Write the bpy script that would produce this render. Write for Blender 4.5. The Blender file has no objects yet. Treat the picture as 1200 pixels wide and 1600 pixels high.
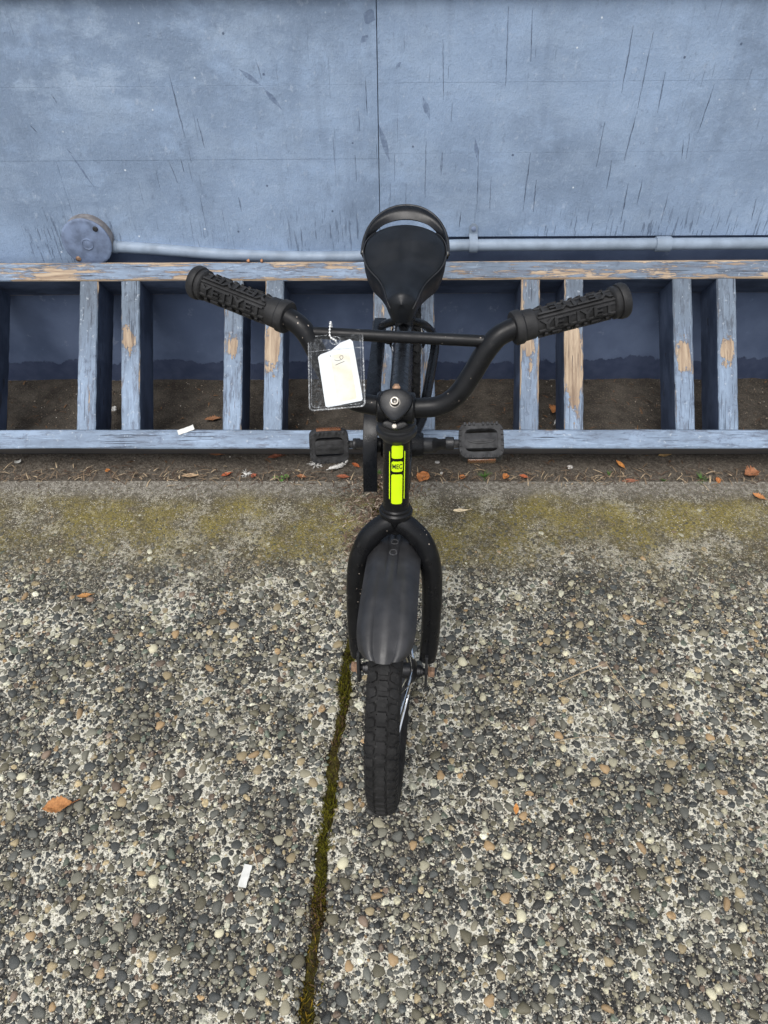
import bpy, bmesh, math, random
import numpy as np
from math import sin, cos, pi, radians
from mathutils import Vector, Matrix
random.seed(7); rng = np.random.default_rng(7)
S = bpy.context.scene
COL = S.collection

# ------------------------------------------------------------------ camera
FPX = 1172.03                      # focal length in pixels of the 1200 x 1600 photograph
PITCH, YAW, ROLL = radians(44.766), radians(1.539), radians(.977)
CP = np.array([0, 0, 1.0377])
_fw = np.array([0, cos(PITCH), -sin(PITCH)]); _up = np.array([0, sin(PITCH), cos(PITCH)]); _rt = np.array([1., 0, 0])
_r2 = _rt*cos(ROLL) - _up*sin(ROLL); _u2 = _rt*sin(ROLL) + _up*cos(ROLL)
_R = np.array([[cos(YAW), -sin(YAW), 0], [sin(YAW), cos(YAW), 0], [0, 0, 1]])
CR, CU, CF = _R@_r2, _R@_u2, _R@_fw
cam = bpy.data.cameras.new('camera'); co = bpy.data.objects.new('camera', cam); COL.objects.link(co)
m4 = Matrix.Identity(4)
for i in range(3):
    m4[i][0], m4[i][1], m4[i][2], m4[i][3] = CR[i], CU[i], -CF[i], CP[i]
co.matrix_world = m4
cam.sensor_fit = 'VERTICAL'; cam.sensor_height = 24; cam.lens = 24*FPX/1600
cam.clip_start = .02; cam.clip_end = 900
S.camera = co

# ------------------------------------------------------------------ sky, sun, exposure (overcast)
SUN_EL, SUN_AZ = radians(62), radians(200)     # compass-like: 0 = +y (towards the wall), 180 = behind the camera
w = bpy.data.worlds.new('World'); S.world = w; w.use_nodes = True
nt = w.node_tree; bg = nt.nodes['Background']
sky = nt.nodes.new('ShaderNodeTexSky'); sky.sky_type = 'NISHITA'; sky.sun_disc = False
sky.sun_elevation = SUN_EL; sky.sun_rotation = SUN_AZ
sky.air_density = 1.0; sky.dust_density = 3.0; sky.ozone_density = 1.0
hs = nt.nodes.new('ShaderNodeHueSaturation'); hs.inputs['Saturation'].default_value = .30
nt.links.new(sky.outputs[0], hs.inputs['Color']); nt.links.new(hs.outputs[0], bg.inputs[0])
bg.inputs[1].default_value = .15
sl = bpy.data.lights.new('sun', 'SUN'); sl.energy = 1.1; sl.angle = radians(35); sl.color = (1, .97, .93)
so = bpy.data.objects.new('sun', sl); COL.objects.link(so)
sd = Vector((sin(SUN_AZ)*cos(SUN_EL), cos(SUN_AZ)*cos(SUN_EL), sin(SUN_EL)))
so.rotation_euler = sd.to_track_quat('Z', 'Y').to_euler()
S.view_settings.view_transform = 'Standard'; S.view_settings.look = 'None'
S.view_settings.exposure = .55; S.view_settings.gamma = 1

# ------------------------------------------------------------------ measuring helpers
WALL_Y = 1.504                     # face of the foundation wall
EDGE_Y, FALL = 1.135, .07          # where the slab begins, and how it falls towards the camera
def gz(y): return -FALL*(EDGE_Y - y) if y < EDGE_Y else 0.0
def ray(px, py): return CF + CR*(px-600)/FPX - CU*(py-800)/FPX
def at(px, py, depth): return CP + ray(px, py)*depth
def on_plane(px, py, p0, n):
    d = ray(px, py); n = np.array(n, float)
    return CP + d*(((np.array(p0)-CP)@n)/(d@n))
def slab_at(px, py): return on_plane(px, py, (0, EDGE_Y, 0), (0, -FALL, 1))
def strip_at(px, py): return on_plane(px, py, (0, 0, -.004), (0, 0, 1))
def wall_at(px, py, off=0): return on_plane(px, py, (0, WALL_Y-off, 0), (0, 1, 0))
def nrm(v): v = np.array(v, float); return v/np.linalg.norm(v)

# ------------------------------------------------------------------ mesh helpers
class MB:
    def __init__(s): s.v = []; s.f = []; s.c = []; s.n = 0
    def add(s, v, f, c=None):
        v = np.asarray(v, float).reshape(-1, 3); b = s.n
        s.v.append(v); s.n += len(v)
        s.f += [tuple(int(i)+b for i in q) for q in f]
        s.c.append(np.tile(np.array(c if c is not None else (1, 1, 1), float), (len(v), 1)))
        return s
    def tube(s, pts, r, seg=14, caps=True, flat=None, c=None):
        pts = np.asarray(pts, float); n = len(pts)
        r = np.full(n, r) if np.isscalar(r) else np.asarray(r, float)
        t = np.gradient(pts, axis=0); t /= np.linalg.norm(t, axis=1)[:, None]
        a = np.array([0, 0, 1.]) if abs(t[0][2]) < .9 else np.array([1., 0, 0])
        if flat is not None: a = np.array(flat[0], float)
        u = nrm(a - t[0]*(a@t[0])); V = []
        for i in range(n):
            u = nrm(u - t[i]*(u@t[i])); b = np.cross(t[i], u)
            for k in range(seg):
                an = 2*pi*k/seg
                ku = 1 if flat is None else flat[1]
                V.append(pts[i] + r[i]*(cos(an)*u*ku + sin(an)*b))
        F = [(i*seg+k, i*seg+(k+1) % seg, (i+1)*seg+(k+1) % seg, (i+1)*seg+k) for i in range(n-1) for k in range(seg)]
        if caps: F += [tuple(range(seg))[::-1], tuple((n-1)*seg+k for k in range(seg))]
        return s.add(V, F, c)
    def lathe(s, o, axis, prof, seg=24, c=None):
        ax = nrm(axis); a = np.array([0, 0, 1.]) if abs(ax[2]) < .9 else np.array([1., 0, 0])
        u = nrm(np.cross(a, ax)); b = np.cross(ax, u); V = []; n = len(prof)
        for (h, r) in prof:
            for k in range(seg):
                an = 2*pi*k/seg; V.append(np.array(o)+ax*h+max(r, 1e-5)*(cos(an)*u+sin(an)*b))
        F = [(i*seg+k, i*seg+(k+1) % seg, (i+1)*seg+(k+1) % seg, (i+1)*seg+k) for i in range(n-1) for k in range(seg)]
        F += [tuple(range(seg))[::-1], tuple((n-1)*seg+k for k in range(seg))]
        return s.add(V, F, c)
    def rbox(s, o, ax, half, bev=.001, seg=2, c=None):
        bm = bmesh.new(); bmesh.ops.create_cube(bm, size=2)
        for v in bm.verts: v.co = Vector((v.co.x*half[0], v.co.y*half[1], v.co.z*half[2]))
        if bev: bmesh.ops.bevel(bm, geom=list(bm.edges), offset=bev, segments=seg, profile=.5, affect='EDGES')
        bm.verts.index_update(); A = np.array(ax, float)
        V = np.array([v.co[:] for v in bm.verts])@A + np.array(o)
        F = [[v.index for v in f.verts] for f in bm.faces]; bm.free()
        return s.add(V, F, c)
    def prism(s, poly, o, U, V, N, t, bev=0, c=None):
        bm = bmesh.new()
        vs = [bm.verts.new((p[0], p[1], 0)) for p in poly]
        f = bm.faces.new(vs); r = bmesh.ops.extrude_face_region(bm, geom=[f])
        for g in r['geom']:
            if isinstance(g, bmesh.types.BMVert): g.co.z += t
        bmesh.ops.recalc_face_normals(bm, faces=bm.faces)
        if bev:
            ed = [e for e in bm.edges if abs(e.verts[0].co.z-e.verts[1].co.z) < 1e-7]
            bmesh.ops.bevel(bm, geom=ed, offset=bev, segments=2, profile=.5, affect='EDGES')
        bm.verts.index_update()
        W = np.array([v.co[:] for v in bm.verts])
        P = np.array(o)+W[:, :1]*np.array(U)+W[:, 1:2]*np.array(V)+W[:, 2:3]*np.array(N)
        F = [[v.index for v in f.verts] for f in bm.faces]; bm.free()
        return s.add(P, F, c)
    def sheet(s, G, t, c=None):                    # a thick sheet from a grid of points
        G = np.asarray(G, float); n, m = G.shape[:2]
        du = np.gradient(G, axis=0); dv = np.gradient(G, axis=1); N = np.cross(du, dv)
        N /= (np.linalg.norm(N, axis=2)[..., None]+1e-12)
        V = np.concatenate([G.reshape(-1, 3), (G-N*t).reshape(-1, 3)]); k = n*m; F = []
        for i in range(n-1):
            for j in range(m-1):
                a, b, c2, d = i*m+j, (i+1)*m+j, (i+1)*m+j+1, i*m+j+1
                F += [(a, b, c2, d), (k+d, k+c2, k+b, k+a)]
        for i in range(n-1):
            F += [(i*m, k+i*m, k+(i+1)*m, (i+1)*m), (i*m+m-1, (i+1)*m+m-1, k+(i+1)*m+m-1, k+i*m+m-1)]
        for j in range(m-1):
            F += [(j, j+1, k+j+1, k+j), ((n-1)*m+j, k+(n-1)*m+j, k+(n-1)*m+j+1, (n-1)*m+j+1)]
        return s.add(V, F, c)
    def build(s, name, mat, parent=None, root=(0, 0, 0), smooth=True, sharp=38, col=False):
        me = bpy.data.meshes.new(name)
        V = np.concatenate(s.v) - np.array(root, float)
        me.from_pydata(V.tolist(), [], s.f)
        if smooth:
            me.polygons.foreach_set('use_smooth', [True]*len(me.polygons))
            if sharp: me.set_sharp_from_angle(angle=radians(sharp))
        if col:
            at_ = me.color_attributes.new('Col', 'FLOAT_COLOR', 'POINT')
            C = np.concatenate(s.c); C = np.concatenate([C, np.ones((len(C), 1))], 1)
            at_.data.foreach_set('color', C.astype(np.float32).ravel())
        me.update()
        return link(name, me, mat, parent)
def link(name, me, mat, parent=None):
    o = bpy.data.objects.new(name, me); COL.objects.link(o)
    if mat is not None and not len(me.materials): me.materials.append(mat)
    if parent is not None: o.parent = parent
    return o
def thing(name, label, cat, loc=(0, 0, 0), group=None):
    o = bpy.data.objects.new(name, None); COL.objects.link(o); o.location = loc; o.empty_display_size = .05
    return tag(o, label, cat, group)
def tag(o, label, cat, group=None):
    o['label'] = label; o['category'] = cat
    if group: o['group'] = group
    return o
def spline(pts, n=10):
    P = np.asarray(pts, float); P = np.vstack([2*P[0]-P[1], P, 2*P[-1]-P[-2]]); o = []
    for i in range(1, len(P)-2):
        p0, p1, p2, p3 = P[i-1:i+3]
        for t in np.linspace(0, 1, n, endpoint=False):
            o.append(.5*(2*p1+(p2-p0)*t+(2*p0-5*p1+4*p2-p3)*t*t+(3*p1-p0-3*p2+p3)*t**3))
    o.append(P[-2]); return np.array(o)
def text_mesh(s, size, depth, bold=0.0, res=2, fatx=1.0):
    cu = bpy.data.curves.new('txt', 'FONT'); cu.body = s; cu.size = size; cu.extrude = depth/2; cu.offset = bold
    cu.align_x = 'CENTER'; cu.align_y = 'CENTER'; cu.resolution_u = res
    ob = bpy.data.objects.new('txt', cu); COL.objects.link(ob)
    dg = bpy.context.evaluated_depsgraph_get(); me = bpy.data.meshes.new_from_object(ob.evaluated_get(dg))
    V = np.array([v.co[:] for v in me.vertices]); F = [tuple(p.vertices) for p in me.polygons]
    V[:, 0] *= fatx
    bpy.data.objects.remove(ob); bpy.data.meshes.remove(me); bpy.data.curves.remove(cu)
    return V, F

# ------------------------------------------------------------------ material helpers
class NT:
    def __init__(s, name, rough=.6, spec=.5, metal=0):
        s.m = bpy.data.materials.new(name); s.m.use_nodes = True; s.t = s.m.node_tree; s.b = s.t.nodes['Principled BSDF']
        s.b.inputs['Roughness'].default_value = rough; s.b.inputs['Metallic'].default_value = metal
        s.b.inputs['Specular IOR Level'].default_value = spec
        s.tc = s.t.nodes.new('ShaderNodeTexCoord')
    def put(s, sock, v):
        if isinstance(v, bpy.types.NodeSocket): s.t.links.new(v, sock)
        elif isinstance(v, (tuple, list)) and len(v) == 3 and sock.type == 'RGBA': sock.default_value = (*v, 1)
        else: sock.default_value = v
    def obj(s): return s.tc.outputs['Object']
    def mapped(s, scale=(1, 1, 1), loc=(0, 0, 0), vec=None, rot=(0, 0, 0)):
        n = s.t.nodes.new('ShaderNodeMapping'); s.put(n.inputs[0], vec or s.obj())
        n.inputs['Scale'].default_value = scale; s.put(n.inputs['Location'], loc); n.inputs['Rotation'].default_value = rot
        return n.outputs[0]
    def noise(s, scale, detail=4, rough=.55, vec=None, dist=0):
        n = s.t.nodes.new('ShaderNodeTexNoise'); s.put(n.inputs['Vector'], vec or s.obj())
        n.inputs['Scale'].default_value = scale; n.inputs['Detail'].default_value = detail; n.inputs['Roughness'].default_value = rough
        n.inputs['Distortion'].default_value = dist
        return n.outputs['Fac']
    def voro(s, scale, vec=None, feat='F1', out='Distance', rand=1):
        n = s.t.nodes.new('ShaderNodeTexVoronoi'); s.put(n.inputs['Vector'], vec or s.obj()); n.feature = feat
        n.inputs['Scale'].default_value = scale; n.inputs['Randomness'].default_value = rand
        return n.outputs[out]
    def math(s, op, a, b=0.0, c=None, clamp=False):
        n = s.t.nodes.new('ShaderNodeMath'); n.operation = op; n.use_clamp = clamp
        s.put(n.inputs[0], a); s.put(n.inputs[1], b)
        if c is not None: s.put(n.inputs[2], c)
        return n.outputs[0]
    def step(s, v, a, b, lo=0.0, hi=1.0):
        n = s.t.nodes.new('ShaderNodeMapRange'); n.interpolation_type = 'SMOOTHSTEP'
        s.put(n.inputs[0], v); s.put(n.inputs[1], a); s.put(n.inputs[2], b); s.put(n.inputs[3], lo); s.put(n.inputs[4], hi)
        return n.outputs[0]
    def ramp(s, v, stops, const=False):
        n = s.t.nodes.new('ShaderNodeValToRGB'); s.put(n.inputs[0], v); r = n.color_ramp
        if const: r.interpolation = 'CONSTANT'
        while len(r.elements) < len(stops): r.elements.new(.5)
        for e, (p, c) in zip(r.elements, stops): e.position = p; e.color = (*c, 1)
        return n.outputs[0]
    def mix(s, f, a, b, mode='MIX'):
        n = s.t.nodes.new('ShaderNodeMix'); n.data_type = 'RGBA'; n.blend_type = mode
        s.put(n.inputs[0], f); s.put(n.inputs[6], a); s.put(n.inputs[7], b)
        return n.outputs[2]
    def sep(s, v):
        n = s.t.nodes.new('ShaderNodeSeparateXYZ'); s.put(n.inputs[0], v); return n.outputs
    def attr(s, name, kind='GEOMETRY', out='Color'):
        n = s.t.nodes.new('ShaderNodeAttribute'); n.attribute_type = kind; n.attribute_name = name; return n.outputs[out]
    def rand(s):
        return s.t.nodes.new('ShaderNodeObjectInfo').outputs['Random']
    def bump(s, h, strength=.5, dist=.001):
        n = s.t.nodes.new('ShaderNodeBump'); s.put(n.inputs['Height'], h); s.put(n.inputs['Strength'], strength); s.put(n.inputs['Distance'], dist)
        s.t.links.new(n.outputs[0], s.b.inputs['Normal']); return s
    def base(s, c): s.put(s.b.inputs['Base Color'], c); return s
    def rough(s, v): s.put(s.b.inputs['Roughness'], v); return s
    def segs(s, vec, lst, wid):                    # soft mask of short line segments (x, z pairs) lying on the wall plane
        sp = s.sep(vec); X, Z = sp[0], sp[2]; out = None
        for (x0, z0, x1, z1, k) in lst:
            dx, dz = x1-x0, z1-z0; L2 = dx*dx+dz*dz; L = math.sqrt(L2)
            t = s.math('MULTIPLY_ADD', X, dx/L2, -(x0*dx+z0*dz)/L2)
            t = s.math('MULTIPLY_ADD', Z, dz/L2, t)
            d = s.math('MULTIPLY_ADD', X, dz/L, -(x0*dz-z0*dx)/L)
            d = s.math('ABSOLUTE', s.math('MULTIPLY_ADD', Z, -dx/L, d))
            e = s.math('ABSOLUTE', s.math('SUBTRACT', t, .5))
            wd = s.step(e, .05, .5, wid*k, 0.0)          # narrows to nothing at both ends
            q = s.step(s.math('SUBTRACT', d, wd), 0.0, .0005, 1.0, 0.0)
            q = s.math('MULTIPLY', q, s.step(e, .47, .5, 1.0, 0.0))
            out = q if out is None else s.math('MAXIMUM', out, q)
        return out

def plain(name, col, rough=.5, spec=.5, metal=0, mott=.15, scale=60, bump=0, bscale=400, coat=0):
    n = NT(name, rough, spec, metal)
    f = n.noise(scale, 5)
    n.base(n.mix(n.step(f, .3, .7), tuple(c*(1-mott) for c in col), tuple(min(1, c*(1+mott)) for c in col)))
    n.rough(n.step(n.noise(scale*1.7, 4), .3, .7, max(.02, rough-.07), min(1, rough+.1)))
    if bump: n.bump(n.noise(bscale, 3), bump, .0006)
    if coat: n.b.inputs['Coat Weight'].default_value = coat; n.b.inputs['Coat Roughness'].default_value = .15
    return n.m

# ---- painted siding
WB = (.250, .334, .468)
def wall_mat():
    n = NT('blue_siding_paint', .55, .35); v = n.obj()
    big = n.noise(3.2, 5, .6); mid = n.noise(11, 6, .65, n.mapped((1, 1, 1.6)))
    col = n.mix(n.step(big, .36, .64), tuple(c*.80 for c in WB), tuple(c*1.10 for c in WB))
    lft = n.math('MULTIPLY', n.step(n.sep(v)[0], -.1, -.55), n.step(n.sep(v)[2], .55, .70)); col = n.mix(n.math('MULTIPLY', n.step(n.noise(6, 6, .7, n.mapped((1, 1, 1.8), (2, 0, 7))), .44, .62), n.math('MULTIPLY_ADD', lft, .55, .25)), col, (.40, .50, .64))
    col = n.mix(n.step(mid, .49, .72, 0, .65), col, tuple(min(1, c*1.30) for c in WB))
    col = n.mix(n.step(n.noise(1, 5, .6, n.mapped((42, 1, 5))), .50, .72, 0, .35), col, tuple(c*.72 for c in WB))
    col = n.mix(n.step(n.noise(420, 4, .7), .48, .7, 0, .30), col, tuple(c*.66 for c in WB))
    col = n.mix(n.step(n.noise(300, 4, .7, n.mapped((1, 1, .6), (3, 3, 3))), .55, .72, 0, .35), col, (.40, .47, .58))
    col = n.mix(n.step(n.noise(7, 6, .7, n.mapped((1, 1, .8), (3, 1, 5))), .56, .72, 0, .55), col, tuple(c*.62 for c in WB))
    fine = n.noise(85, 5, .7, n.mapped((1, 1, .55)))
    col = n.mix(n.step(fine, .58, .74, 0, .55), col, (.42, .49, .60))           # pale scuffs
    col = n.mix(n.step(n.noise(60, 4, .7, n.mapped((1, 1, .6), (9, 2, 4))), .60, .76, 0, .6), col, tuple(c*.58 for c in WB))
    ck = n.noise(1, 3, .5, n.mapped((260, 1, 9)))                               # upright checks in the plywood
    gate = n.noise(4.5, 3, .5, n.mapped((1, 1, .5), (1, 7, 2)))
    chk = n.math('MULTIPLY', n.step(ck, .69, .73), n.step(gate, .48, .62))
    z = n.sep(v)[2]
    low = n.math('MULTIPLY', n.step(n.noise(1, 2, .5, n.mapped((330, 1, 22), (5, 0, 0))), .60, .66), n.step(z, .36, .44, 1, 0))
    low = n.math('MULTIPLY', low, n.step(n.noise(9, 3, .5, n.mapped((1, 1, .2))), .42, .58))
    hl = []
    for p in HAIR: a, b = wall_at(p[0], p[1], .012), wall_at(p[2], p[3], .012); hl.append((a[0], a[2], b[0], b[2], p[4]))
    wob = n.noise(45, 3, .6); wv = n.t.nodes.new('ShaderNodeVectorMath'); wv.operation = 'ADD'
    cx = n.t.nodes.new('ShaderNodeCombineXYZ'); n.put(cx.inputs[0], n.math('MULTIPLY_ADD', wob, .004, -.002))
    n.put(cx.inputs[2], n.math('MULTIPLY_ADD', n.noise(28, 4, .6, n.mapped((1, 1, 1), (4, 4, 4))), .004, -.002))
    n.put(wv.inputs[0], v); n.put(wv.inputs[1], cx.outputs[0])
    hair = n.segs(wv.outputs[0], hl, .00085)
    crack = n.math('MAXIMUM', n.math('MAXIMUM', n.math('MULTIPLY', chk, .38), n.math('MULTIPLY', low, .5)), n.math('MULTIPLY', hair, n.step(n.noise(60, 3, .6), .3, .65, .25, .72)))
    col = n.mix(crack, col, (.035, .05, .085))
    sl_ = []
    for p in SCUFF: a, b = wall_at(p[0], p[1], .012), wall_at(p[2], p[3], .012); sl_.append((a[0], a[2], b[0], b[2], p[4]))
    sc = n.math('MULTIPLY', n.segs(wv.outputs[0], sl_, .0032), n.step(n.noise(120, 3), .3, .6, .25, .7))
    col = n.mix(sc, col, (.10, .14, .225))
    dots = n.step(n.voro(34, None), .045, .075, 1, 0)
    col = n.mix(n.math('MULTIPLY', dots, n.step(n.noise(14), .5, .6)), col, (.62, .68, .74))
    dd = n.step(n.voro(19, n.mapped((1, 1, 1), (4, 0, 9))), .03, .055, 1, 0)
    col = n.mix(n.math('MULTIPLY', dd, .8), col, (.06, .085, .14))
    n.base(col)
    h = n.math('ADD', n.math('MULTIPLY', n.noise(170, 4, .6, n.mapped((1, 1, .5))), .5), n.math('MULTIPLY', fine, .8))
    h = n.math('ADD', h, n.math('MULTIPLY', n.noise(420, 4, .7), .5)); h = n.math('ADD', h, n.math('MULTIPLY', mid, 1.2)); h = n.math('SUBTRACT', h, n.math('MULTIPLY', crack, 1.0))
    n.bump(h, .85, .0018); return n.m
# lines seen on the siding: x0,y0,x1,y1 in photo pixels, thickness factor
HAIR = [(264, 116, 290, 217, 1.1), (308, 185, 320, 232, .8), (990, 38, 971, 147, 1), (1021, 48, 996, 172, .8), (996, 172, 975, 252, .9),
        (1040, 112, 1027, 178, 1), (945, 190, 932, 262, .6), (829, 238, 817, 332, .9), (795, 8, 790, 136, .8), (832, 14, 829, 98, .5),
        (691, 237, 689, 275, 2.2), (838, 280, 833, 332, .6), (1117, 130, 1090, 210, .6), (1068, 218, 1065, 250, .5), (982, 286, 970, 346, .9),
        (1004, 280, 995, 322, .7), (1045, 300, 1032, 352, .7), (956, 250, 948, 296, .7), (263, 250, 278, 286, .5), (283, 248, 288, 270, .5),
        (571, 120, 574, 182, .7), (555, 242, 557, 285, .6), (560, 172, 562, 206, .5), (1078, 208, 1072, 250, .5), (768, 276, 765, 330, .6),
        (105, 233, 112, 240, .5), (47, 195, 58, 207, 1.2), (80, 147, 90, 162, .9), (666, 220, 664, 310, .6), (692, 60, 693, 158, .5),
        (400, 92, 409, 124, .8), (373, 308, 378, 332, 1), (720, 330, 718, 356, .8), (748, 230, 745, 330, .6), (1182, 310, 1174, 345, .8)]
SCUFF = [(372, 108, 410, 135, 1.2), (410, 135, 442, 172, 1.2), (590, 190, 610, 255, 1.6), (660, 150, 672, 188, 1.6), (105, 233, 152, 300, .5),
         (620, 100, 625, 104, 2), (742, 215, 746, 250, 1), (566, 20, 588, 32, 3.4), (566, 56, 573, 66, 2.4)]
def found_mat():
    n = NT('dark_foundation_paint', .6, .3); z = n.sep(n.obj())[2]
    col = n.mix(n.step(n.noise(9, 5), .3, .7), (.080, .110, .185), (.125, .165, .26))
    col = n.mix(n.step(n.noise(50, 4, .7), .6, .75, 0, .4), col, (.16, .21, .31))
    col = n.mix(n.step(n.noise(23, 5, .7), .62, .7, 0, .5), col, (.24, .28, .36))
    edge = n.math('ADD', z, n.math('MULTIPLY', n.math('SUBTRACT', n.noise(7, 8, .68, n.mapped((1, 1, .6))), .5), -.11))
    band = n.step(edge, .0455, .0485, 1, 0)
    col = n.mix(n.math('MULTIPLY', band, .85), col, n.mix(n.step(n.noise(30, 4), .35, .65), (.030, .042, .085), (.05, .065, .115)))
    foot = n.step(n.math('ADD', z, n.math('MULTIPLY', n.noise(60, 4, .7), -.020)), -.0195, -.016, 1, 0)
    col = n.mix(foot, col, (.22, .205, .175))
    n.base(col)
    n.bump(n.math('ADD', n.math('MULTIPLY', n.noise(70, 5, .6), 1), n.math('MULTIPLY', band, -.5)), .6, .0014); return n.m
def rack_mat(hue=(.228, .296, .395)):
    n = NT('worn_blue_rack_paint', .62, .3); v = n.obj(); r = n.rand()
    off = n.t.nodes.new('ShaderNodeCombineXYZ'); n.put(off.inputs[0], n.math('MULTIPLY', r, 37.0)); n.put(off.inputs[1], n.math('MULTIPLY', r, 11.0))
    av = n.t.nodes.new('ShaderNodeVectorMath'); av.operation = 'ADD'; n.put(av.inputs[0], v); n.put(av.inputs[1], off.outputs[0]); q = av.outputs[0]
    X, Y, Z = n.sep(v)
    ay = n.math('DIVIDE', n.math('ABSOLUTE', Y), .019); az = n.math('DIVIDE', n.math('ABSOLUTE', Z), .0438)
    edge = n.math('MINIMUM', ay, n.math('MULTIPLY_ADD', az, 1, 0))          # 1 along the long arrises
    arris = n.step(n.math('MULTIPLY', n.step(ay, .70, 1), n.step(az, .86, 1)), .1, 1)
    face = n.step(Z, .040, .0435)                                         # the face turned up to the weather
    grain = n.noise(1, 6, .65, n.mapped((14, 190, 190), vec=q)); streak = n.noise(1, 5, .7, n.mapped((7, 80, 80), vec=q, loc=(4, 2, 1)))
    patch = n.noise(13, 5, .65, n.mapped((.6, 1.3, 1.3), vec=q, loc=(8, 3, 2)))
    wearx = n.attr('wear_x', 'OBJECT', 'Fac'); wear = n.attr('wear', 'OBJECT', 'Fac'); wl = n.attr('wear_len', 'OBJECT', 'Fac')
    dx = n.math('DIVIDE', n.math('SUBTRACT', X, wearx), wl)
    dx = n.math('ADD', dx, n.math('MULTIPLY_ADD', n.noise(48, 6, .75, q), 2.6, -1.3))
    dy = n.math('MULTIPLY_ADD', n.noise(3, 2, .5, n.mapped((9, 9, 9), vec=off.outputs[0])), .03, -.015)
    rad = n.math('SQRT', n.math('ADD', n.math('MULTIPLY', dx, dx), n.math('POWER', n.math('DIVIDE', n.math('ABSOLUTE', n.math('SUBTRACT', Y, dy)), .016), 2.0)))
    bare = n.math('MULTIPLY', n.step(rad, .35, 1.35, 1, 0), wear)
    wide = n.attr('worn', 'OBJECT', 'Fac')
    k = n.math('ADD', n.math('MULTIPLY', streak, .55), n.math('MULTIPLY', patch, .45))
    k = n.math('ADD', k, n.math('MULTIPLY', arris, .085)); k = n.math('ADD', k, n.math('MULTIPLY', n.math('MULTIPLY', bare, face), .30))
    k = n.math('ADD', k, n.math('MULTIPLY', wide, .17))
    chip = n.math('MULTIPLY', n.step(k, .625, .655), n.step(n.math('ADD', face, n.math('MULTIPLY', arris, .8)), .1, .6))
    paint = n.mix(n.step(patch, .36, .68), tuple(c*.72 for c in hue), tuple(c*1.12 for c in hue))
    paint = n.mix(n.step(grain, .55, .72, 0, .75), paint, tuple(min(1, c*1.5) for c in hue))
    paint = n.mix(n.step(n.noise(33, 5, .7, q), .56, .72, 0, .7), paint, (.075, .095, .14))
    paint = n.mix(n.step(n.noise(1, 6, .75, n.mapped((20, 120, 120), vec=q, loc=(1, 6, 5))), .50, .64, 0, .8), paint, (.10, .12, .16))
    paint = n.mix(n.step(n.math('ADD', X, n.math('MULTIPLY_ADD', patch, .3, -.15)), -.06, .12, 0, n.attr('dull', 'OBJECT', 'Fac')), paint, n.mix(1.0, paint, (.62, .60, .57), 'MULTIPLY'))
    paint = n.mix(n.step(n.noise(1, 6, .75, n.mapped((9, 45, 45), vec=q, loc=(3, 1, 8))), .52, .68, 0, .6), paint, (.115, .14, .185))
    paint = n.mix(n.step(n.noise(90, 4, .7, q), .60, .68, 0, .5), paint, (.46, .50, .54))
    side = n.mix(n.step(patch, .35, .65), (.030, .043, .075), (.070, .095, .155))    # shade on the planks' side faces is put into this darker blue
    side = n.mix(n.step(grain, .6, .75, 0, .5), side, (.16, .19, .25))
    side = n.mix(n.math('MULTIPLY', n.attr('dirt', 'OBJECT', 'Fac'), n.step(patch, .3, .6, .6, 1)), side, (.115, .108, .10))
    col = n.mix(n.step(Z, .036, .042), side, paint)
    wood = n.mix(n.step(grain, .3, .7), (.24, .17, .115), (.46, .36, .255))
    wood = n.mix(n.step(streak, .35, .5, .7, 0), wood, (.17, .115, .08))
    col = n.mix(chip, col, wood)
    rim = n.math('MULTIPLY', n.step(k, .595, .63), n.math('SUBTRACT', 1.0, n.step(k, .63, .655)))
    col = n.mix(n.math('MULTIPLY', rim, n.math('MULTIPLY', face, .6)), col, (.12, .12, .14))
    ckn = n.noise(1, 3, .55, n.mapped((9, 420, 60), vec=q, loc=(2, 9, 3)))
    ck = n.math('MULTIPLY', n.step(ckn, .63, .67), n.step(n.noise(6, 2, .5, q), .42, .55))
    col = n.mix(n.math('MULTIPLY', ck, .85), col, (.03, .035, .05))
    n.base(col)
    h = n.math('ADD', n.math('MULTIPLY', grain, .7), n.math('MULTIPLY', chip, -.8)); h = n.math('SUBTRACT', h, n.math('MULTIPLY', ck, 1.5))
    n.bump(h, .7, .0012); return n.m
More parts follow.
